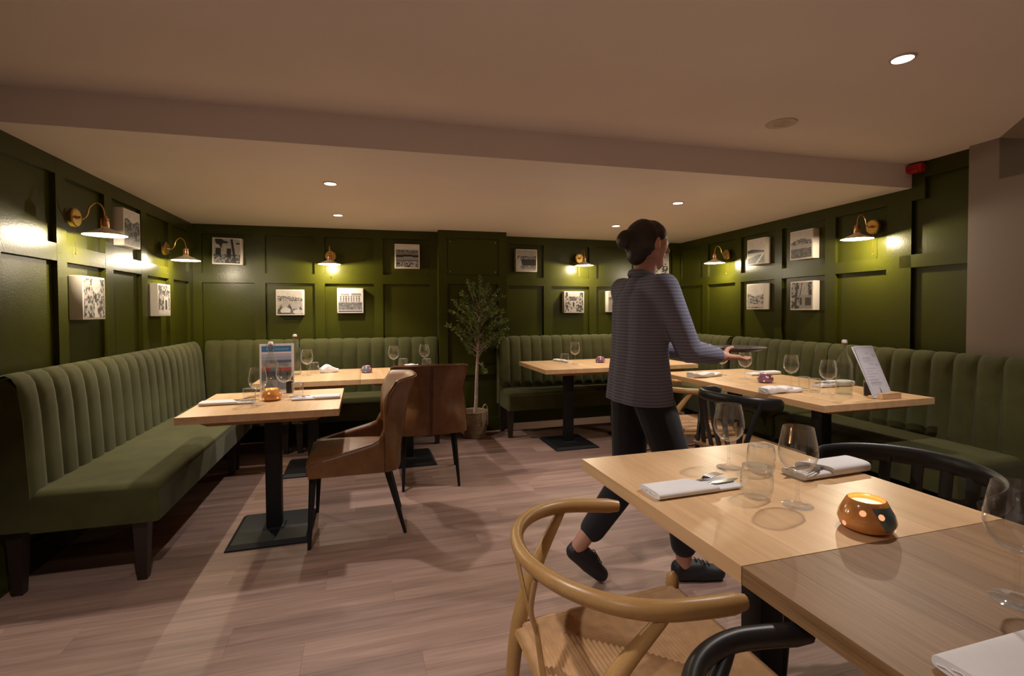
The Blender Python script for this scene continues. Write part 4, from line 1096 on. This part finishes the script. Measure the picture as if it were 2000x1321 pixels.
# menus
def menu_art(kind):
    n = 96
    yy, xx = np.mgrid[0:n+1, 0:n+1]/n
    im = np.ones((n+1,n+1,3))*np.array([0.66,0.64,0.70])
    def bar(x0,x1,y0,y1,c): im[(xx >= x0)&(xx <= x1)&(yy >= y0)&(yy <= y1)] = c
    if kind == 'list':
        ln = np.array([0.36,0.35,0.42]); r_ = np.random.default_rng(2)
        for a, b_ in (((0.04,0.96,0.955,0.965)),)[:0]: pass
        bar(0.05,0.95,0.955,0.965,[0.45,0.44,0.52]); bar(0.05,0.95,0.06,0.07,[0.45,0.44,0.52]); bar(0.045,0.055,0.06,0.965,[0.45,0.44,0.52]); bar(0.945,0.955,0.06,0.965,[0.45,0.44,0.52])
        bar(0.42,0.56,0.84,0.85,ln*0.8)
        bar(0.70,0.93,0.81,0.82,ln*0.7); bar(0.72,0.93,0.775,0.785,ln)
        y = 0.76
        for k in range(4): bar(0.16,0.16+r_.uniform(0.35,0.60),y-0.0,y+0.008,ln); y -= 0.028
        bar(0.42,0.64,0.635,0.645,ln*0.8); bar(0.72,0.92,0.605,0.615,ln*0.7)
        y = 0.575
        for k in range(14):
            bar(0.14,0.14+r_.uniform(0.30,0.62),y,y+0.008,ln*(0.6 if k % 4 == 0 else 1.05)); y -= 0.026
            if k % 4 == 1: bar(0.88,0.93,y,y+0.008,ln*0.6)
        for k in range(14):
            w_ = 0.03*(1-k/14); im[(abs(xx-0.5) < w_)&(abs(yy-(0.10+0.008*k)) < 0.007)] = [0.05,0.13,0.20]
    else:
        im[:] = [0.68,0.62,0.66]
        pic = (xx > 0.06)&(xx < 0.92)&(yy > 0.05)&(yy < 0.80)
        sea = np.sin(xx*7+yy*22)*0.5+0.5
        base = np.zeros_like(im); base[:] = [0.10,0.15,0.24]; base += (sea*0.12)[...,None]*np.array([1.0,0.9,0.95])
        base[(yy > 0.66)] = [0.30,0.33,0.45]; base[(yy > 0.735)] = [0.42,0.40,0.48]
        base[(yy > 0.60)&(yy < 0.66)&(xx > 0.3)] = [0.09,0.10,0.17]
        base[(yy > 0.50)&(yy < 0.56+0.03*np.sin(xx*6))] = [0.40,0.28,0.28]
        base[(yy > 0.43)&(yy < 0.50)&((xx < 0.33)|(xx > 0.55))] = [0.40,0.04,0.03]
        base[(yy < 0.43)&(yy > 0.26)] *= 0.35
        base[(yy < 0.26)&(np.sin(xx*14+yy*9) > 0.3)] = [0.28,0.26,0.36]
        im[pic] = base[pic]
        bar(0.06,0.92,0.83,0.955,[0.035,0.15,0.33])
        for k in range(9): bar(0.44+k*0.045,0.465+k*0.045,0.875,0.905,[0.25,0.35,0.48])
    return im
def make_menu(label, loc, rz, w_, h_, lean, kind, block=True, sheets=2):
    t = thing('menu', label, 'menu', loc, rz, 'menus standing on the tables')
    # local: faces -Y, leans back towards +Y
    ux = Vector((0,math.sin(lean),math.cos(lean))); nn = Vector((0,-math.cos(lean),math.sin(lean)))
    im = menu_art(kind)
    for k in range(sheets):
        off = nn*(-0.003*k); dx = -0.004*k
        mb = MB()
        def bend(u, v): 
            p = Vector((dx-w_/2+w_*u, 0, 0.004)) + ux*(h_*v) + off + nn*(0.004*math.sin(u*PI)*v - 0.012*k*(v**2)*(1-u))
            return p
        mb.grid(bend, 8, 8); mb.obj('sheet', 'paper', t)
    me = tone_mesh('printed_face', im, 1, 1, lambda u, v: Vector((-w_/2+w_*u,0,0.004)) + ux*(h_*v) + nn*(0.0008+0.004*math.sin(u*PI)*v))
    me.polygons.foreach_set('use_smooth', [True]*len(me.polygons)); link('printed_face', me, t)
    if block:
        bw = w_*0.5+0.006
        mb = MB(); mb.rbox(-bw+0.026, bw+0.016, -0.034, -0.003, 0.0, 0.034, 0.002, 1); mb.rbox(-bw+0.0, bw+0.0, 0.006, 0.034, 0.0, 0.016, 0.002, 1); mb.rbox(-bw+0.02, bw+0.0, -0.02, 0.03, 0.0, 0.004, 0.001, 1)
        mb.obj('wood_block', 'table_oak', t, False)
    return t
make_menu('white printed menu leaning in a wooden block on the right-hand table', (2.950,2.205,ZT), 0.0, 0.150, 0.325, 0.42, 'list')
make_menu('menu with a blue banner and seascape cover standing on the small left table', (-0.535,3.560,ZT), 0.06, 0.205, 0.315, 0.05, 'cover', block=False, sheets=1)

make_menu('white menu card seen nearly edge-on behind the seascape menu', (-0.690,4.500,ZT), -1.20, 0.150, 0.275, 0.42, 'list', sheets=1)

# ------------------------------------------------------------------ the walking person
def capsules(segs):
    mb = MB()
    for (p, r1, q, r2) in segs:
        p, q = Vector(p), Vector(q)
        n = 6
        d = (q-p); L_ = max(d.length, 1e-4); dn = d/L_
        pts, rad = [], []
        for i in range(1,7):
            a = PI/2*(1-i/6); pts.append(p - dn*r1*math.sin(a)); rad.append(max(r1*math.cos(a),1e-4))
        for i in range(0,6):
            a = PI/2*(i/6) ; pts.append(q + dn*r2*math.sin(a)); rad.append(max(r2*math.cos(a),1e-4))
        mb.tube(pts, rad, 14)
    return mb
def remeshed(name, mb, mat, parent, vox=0.008, smooth=6, extra=None):
    me = bpy.data.meshes.new(name+'_raw'); me.from_pydata([tuple(v) for v in mb.v], [], mb.f)
    bm = bmesh.new(); bm.from_mesh(me); bmesh.ops.recalc_face_normals(bm, faces=bm.faces[:]); bm.to_mesh(me); bm.free()
    tmp = bpy.data.objects.new(name+'_raw', me); COL.objects.link(tmp)
    md = tmp.modifiers.new('r', 'REMESH'); md.mode = 'VOXEL'; md.voxel_size = vox
    ms = tmp.modifiers.new('s', 'SMOOTH'); ms.iterations = smooth; ms.factor = 0.5
    bpy.context.view_layer.update()
    dg = bpy.context.evaluated_depsgraph_get()
    res = bpy.data.meshes.new_from_object(tmp.evaluated_get(dg))
    bpy.data.objects.remove(tmp)
    res.name = name; res.materials.clear(); res.materials.append(MATS[mat])
    res.polygons.foreach_set('use_smooth', [True]*len(res.polygons))
    return link(name, res, parent)
PX, PY = 1.235, 2.05
hipR, kneeR, ankR = (1.235,1.965,0.90), (1.385,1.965,0.50), (1.445,2.015,0.085)
hipL, kneeL, ankL = (1.225,2.135,0.90), (1.215,2.125,0.48), (0.965,2.135,0.185)
toeR0, toeR1 = (1.47,2.005,0.035), (1.60,1.975,0.028)
toeL0, toeL1 = (0.97,2.13,0.13), (1.055,2.115,0.035)
shR, elR, wrR = (1.24,1.875,1.375), (1.335,1.835,1.105), (1.565,1.905,1.065)
shL, elL, wrL = (1.24,2.225,1.375), (1.335,2.265,1.105), (1.565,2.165,1.065)
neck0, neck1 = (1.245,PY,1.40), (1.262,PY,1.49)
hc = Vector((1.275,PY,1.575))
t = None
body = []
for y_ in (PY-0.07, PY+0.07):
    body += [((1.22,y_,0.93),0.085,(1.225,y_,1.08),0.075),((1.225,y_,1.08),0.075,(1.235,y_,1.30),0.085),((1.235,y_,1.30),0.085,(1.24,y_,1.37),0.06)]
body += [((1.235,PY,1.38),0.06,neck1,0.048),(shR,0.052,shL,0.052),
         (hipR,0.085,kneeR,0.055),(kneeR,0.054,ankR,0.036),(hipL,0.085,kneeL,0.055),(kneeL,0.054,ankL,0.036),
         (shR,0.05,elR,0.040),(elR,0.039,wrR,0.026),(shL,0.05,elL,0.040),(elL,0.039,wrL,0.026),
         (ankR,0.036,(1.425,2.02,0.045),0.036),((1.43,2.02,0.04),0.034,toeR1,0.026),(ankL,0.036,(0.94,2.14,0.15),0.035),((0.945,2.14,0.15),0.033,toeL1,0.026)]
# head
body += [(hc+Vector((-0.012,0,0.022)),0.084,hc+Vector((0.010,0,0.012)),0.078),(hc+Vector((0.022,0,-0.01)),0.064,hc+Vector((0.030,0,-0.062)),0.042),
         (hc+Vector((0.052,0,-0.078)),0.022,hc+Vector((0.05,0,-0.085)),0.022),(hc+Vector((0.086,0,0.008)),0.009,hc+Vector((0.101,0,-0.022)),0.011),
         (hc+Vector((0.072,-0.026,0.028)),0.012,hc+Vector((0.072,0.026,0.028)),0.012)]
for s in (-1,1): body.append((hc+Vector((-0.008,s*0.081,0.012)),0.014,hc+Vector((-0.004,s*0.080,-0.018)),0.010))
# hands: palms under the plate, fingers curled on the rim
for s, wr in ((-1,wrR),(1,wrL)):
    w_ = Vector(wr); pal = w_+Vector((0.075,-s*0.012,-0.004))
    for k, dy in enumerate((-0.028,-0.010,0.010,0.028)): body.append((w_+Vector((0.015,dy*0.6,0)),0.015,pal+Vector((0.0,dy,0)),0.0125))
    for k, dy in enumerate((-0.031,-0.0105,0.0105,0.031)):
        ln = (0.060,0.072,0.068,0.052)[k if s > 0 else 3-k]
        a = pal+Vector((0.008,dy,-0.002)); b_ = a+Vector((ln*0.5,dy*0.12,-0.010)); c = b_+Vector((ln*0.45,0,0.008))
        body += [(a,0.0095,b_,0.0088),(b_,0.0088,c,0.0075)]
    tb0 = w_+Vector((0.03,-s*0.026,0.008)); tb1 = tb0+Vector((0.038,-s*0.022,0.022)); tb2 = tb1+Vector((0.03,-s*0.002,0.008))
    body += [(tb0,0.0125,tb1,0.0105),(tb1,0.0105,tb2,0.008)]
person = thing('person', 'person with dark hair in blue striped shirt and black trousers walking with a plate', 'person', (PX,PY,0))
person.location = (0,0,0)
remeshed('body', capsules(body), 'skin', person, 0.0055, 4)
# clothing
sh = []
for y_ in (PY-0.075, PY+0.075):
    sh += [((1.222,y_,0.82),0.122,(1.222,y_,1.08),0.092),((1.222,y_,1.08),0.090,(1.235,y_,1.30),0.098),((1.235,y_,1.30),0.096,(1.24,y_,1.365),0.072)]
sh += [((1.212,PY,0.82),0.120,(1.215,PY,1.08),0.100),((1.215,PY,1.08),0.100,(1.228,PY,1.30),0.104),((1.232,PY,1.385),0.066,(1.246,PY,1.425),0.057),((1.24,1.885,1.368),0.066,(1.24,2.215,1.368),0.066),
       (shR,0.064,elR,0.055),(elR,0.054,(1.515,1.89,1.074),0.040),(shL,0.064,elL,0.055),(elL,0.054,(1.515,2.18,1.074),0.040)]
so = remeshed('shirt', capsules(sh), 'shirt_cloth', person, 0.009, 5)
bm = bmesh.new(); bm.from_mesh(so.data)
bmesh.ops.bisect_plane(bm, geom=bm.verts[:]+bm.edges[:]+bm.faces[:], plane_co=(0,0,0.862), plane_no=(0,0,1), clear_inner=True)
bm.to_mesh(so.data); bm.free()
mb = MB(); mb.tube([(1.246+0.060*math.cos(2*PI*i/20), PY+0.062*math.sin(2*PI*i/20), 1.432-0.02*math.cos(2*PI*i/20)) for i in range(20)], 0.011, 8, close=True, aspect=1.6); mb.obj('collar', 'shirt_cloth', so)
tr = [((1.22,1.99,0.955),0.088,(1.22,2.11,0.955),0.088),(hipR,0.092,kneeR,0.078),(kneeR,0.077,(1.437,2.008,0.175),0.060),(hipL,0.092,kneeL,0.078),(kneeL,0.077,(1.03,2.133,0.25),0.060)]
remeshed('trousers', capsules(tr), 'black_cloth', person, 0.009, 5)
for nm, heel, toe, ank in (('R',(1.425,2.022,0.040),(1.600,1.975,0.034),ankR),('L',(0.940,2.142,0.150),(1.060,2.115,0.040),ankL)):
    h_, to_ = Vector(heel), Vector(toe); midp = h_.lerp(to_,0.5)
    upd = Vector((0,0,1)) if nm == 'R' else Vector((0.75,0,0.66))
    sg = [(h_,0.040,midp,0.040),(midp,0.042,to_,0.036),(h_+upd*0.018,0.040,midp+upd*0.022,0.036),(midp+upd*0.01,0.038,to_,0.034)]
    s_ = remeshed('shoe', capsules(sg), 'shoe_black', person, 0.006, 3)
    sd = (to_-h_).cross(upd).normalized()
    for k in range(4):
        c = h_.lerp(to_, 0.42+0.11*k)+upd*(0.060-0.006*k)
        mb = MB(); mb.tube([c-sd*0.020, c+upd*0.003, c+sd*0.020], 0.0028, 6); mb.obj('lace', 'black_cloth', s_)
# keep the near shoe flat on the floor
hb = capsules([(hc+Vector((-0.022,0,0.034)),0.092,hc+Vector((0.0,0,0.038)),0.082),(hc+Vector((-0.055,0,0.0)),0.068,hc+Vector((-0.062,0,-0.045)),0.048),
               (hc+Vector((-0.118,0,0.03)),0.040,hc+Vector((-0.125,0,0.02)),0.040)])
for s in (-1,1): hb.v += []; 
remeshed('hair', hb, 'hair', person, 0.006, 3)
for s in (-1,1):
    mb = MB(); mb.ball(hc+Vector((0.073,s*0.031,0.010)), 0.011, 10, 8); e_ = mb.obj('eye', 'eye_white', person)
    mb = MB(); mb.ball(hc+Vector((0.081,s*0.031,0.010)), 0.0048, 8, 6); mb.obj('iris', 'hair', e_)
mb = MB(); mb.tube([hc+Vector((0.066,-0.022,-0.052)),hc+Vector((0.078,0,-0.051)),hc+Vector((0.066,0.022,-0.052))], [0.003,0.006,0.003], 8); mb.obj('mouth', 'lip', person)
t = thing('plate', 'dark round plate carried in the walking person\'s hands', 'plate', (1.765,2.035,1.078))
mb = MB(); mb.lathe([(0.0,0.0),(0.085,0.0),(0.125,0.014),(0.126,0.018),(0.085,0.006),(0.0,0.005)], 36); mb.obj('dish', 'plate_dark', t)
mb = MB(); mb.lathe([(0.055,-0.004),(0.060,-0.004),(0.060,0.001),(0.055,0.001)], 30, closed=True); mb.obj('foot_ring', 'plate_dark', t)
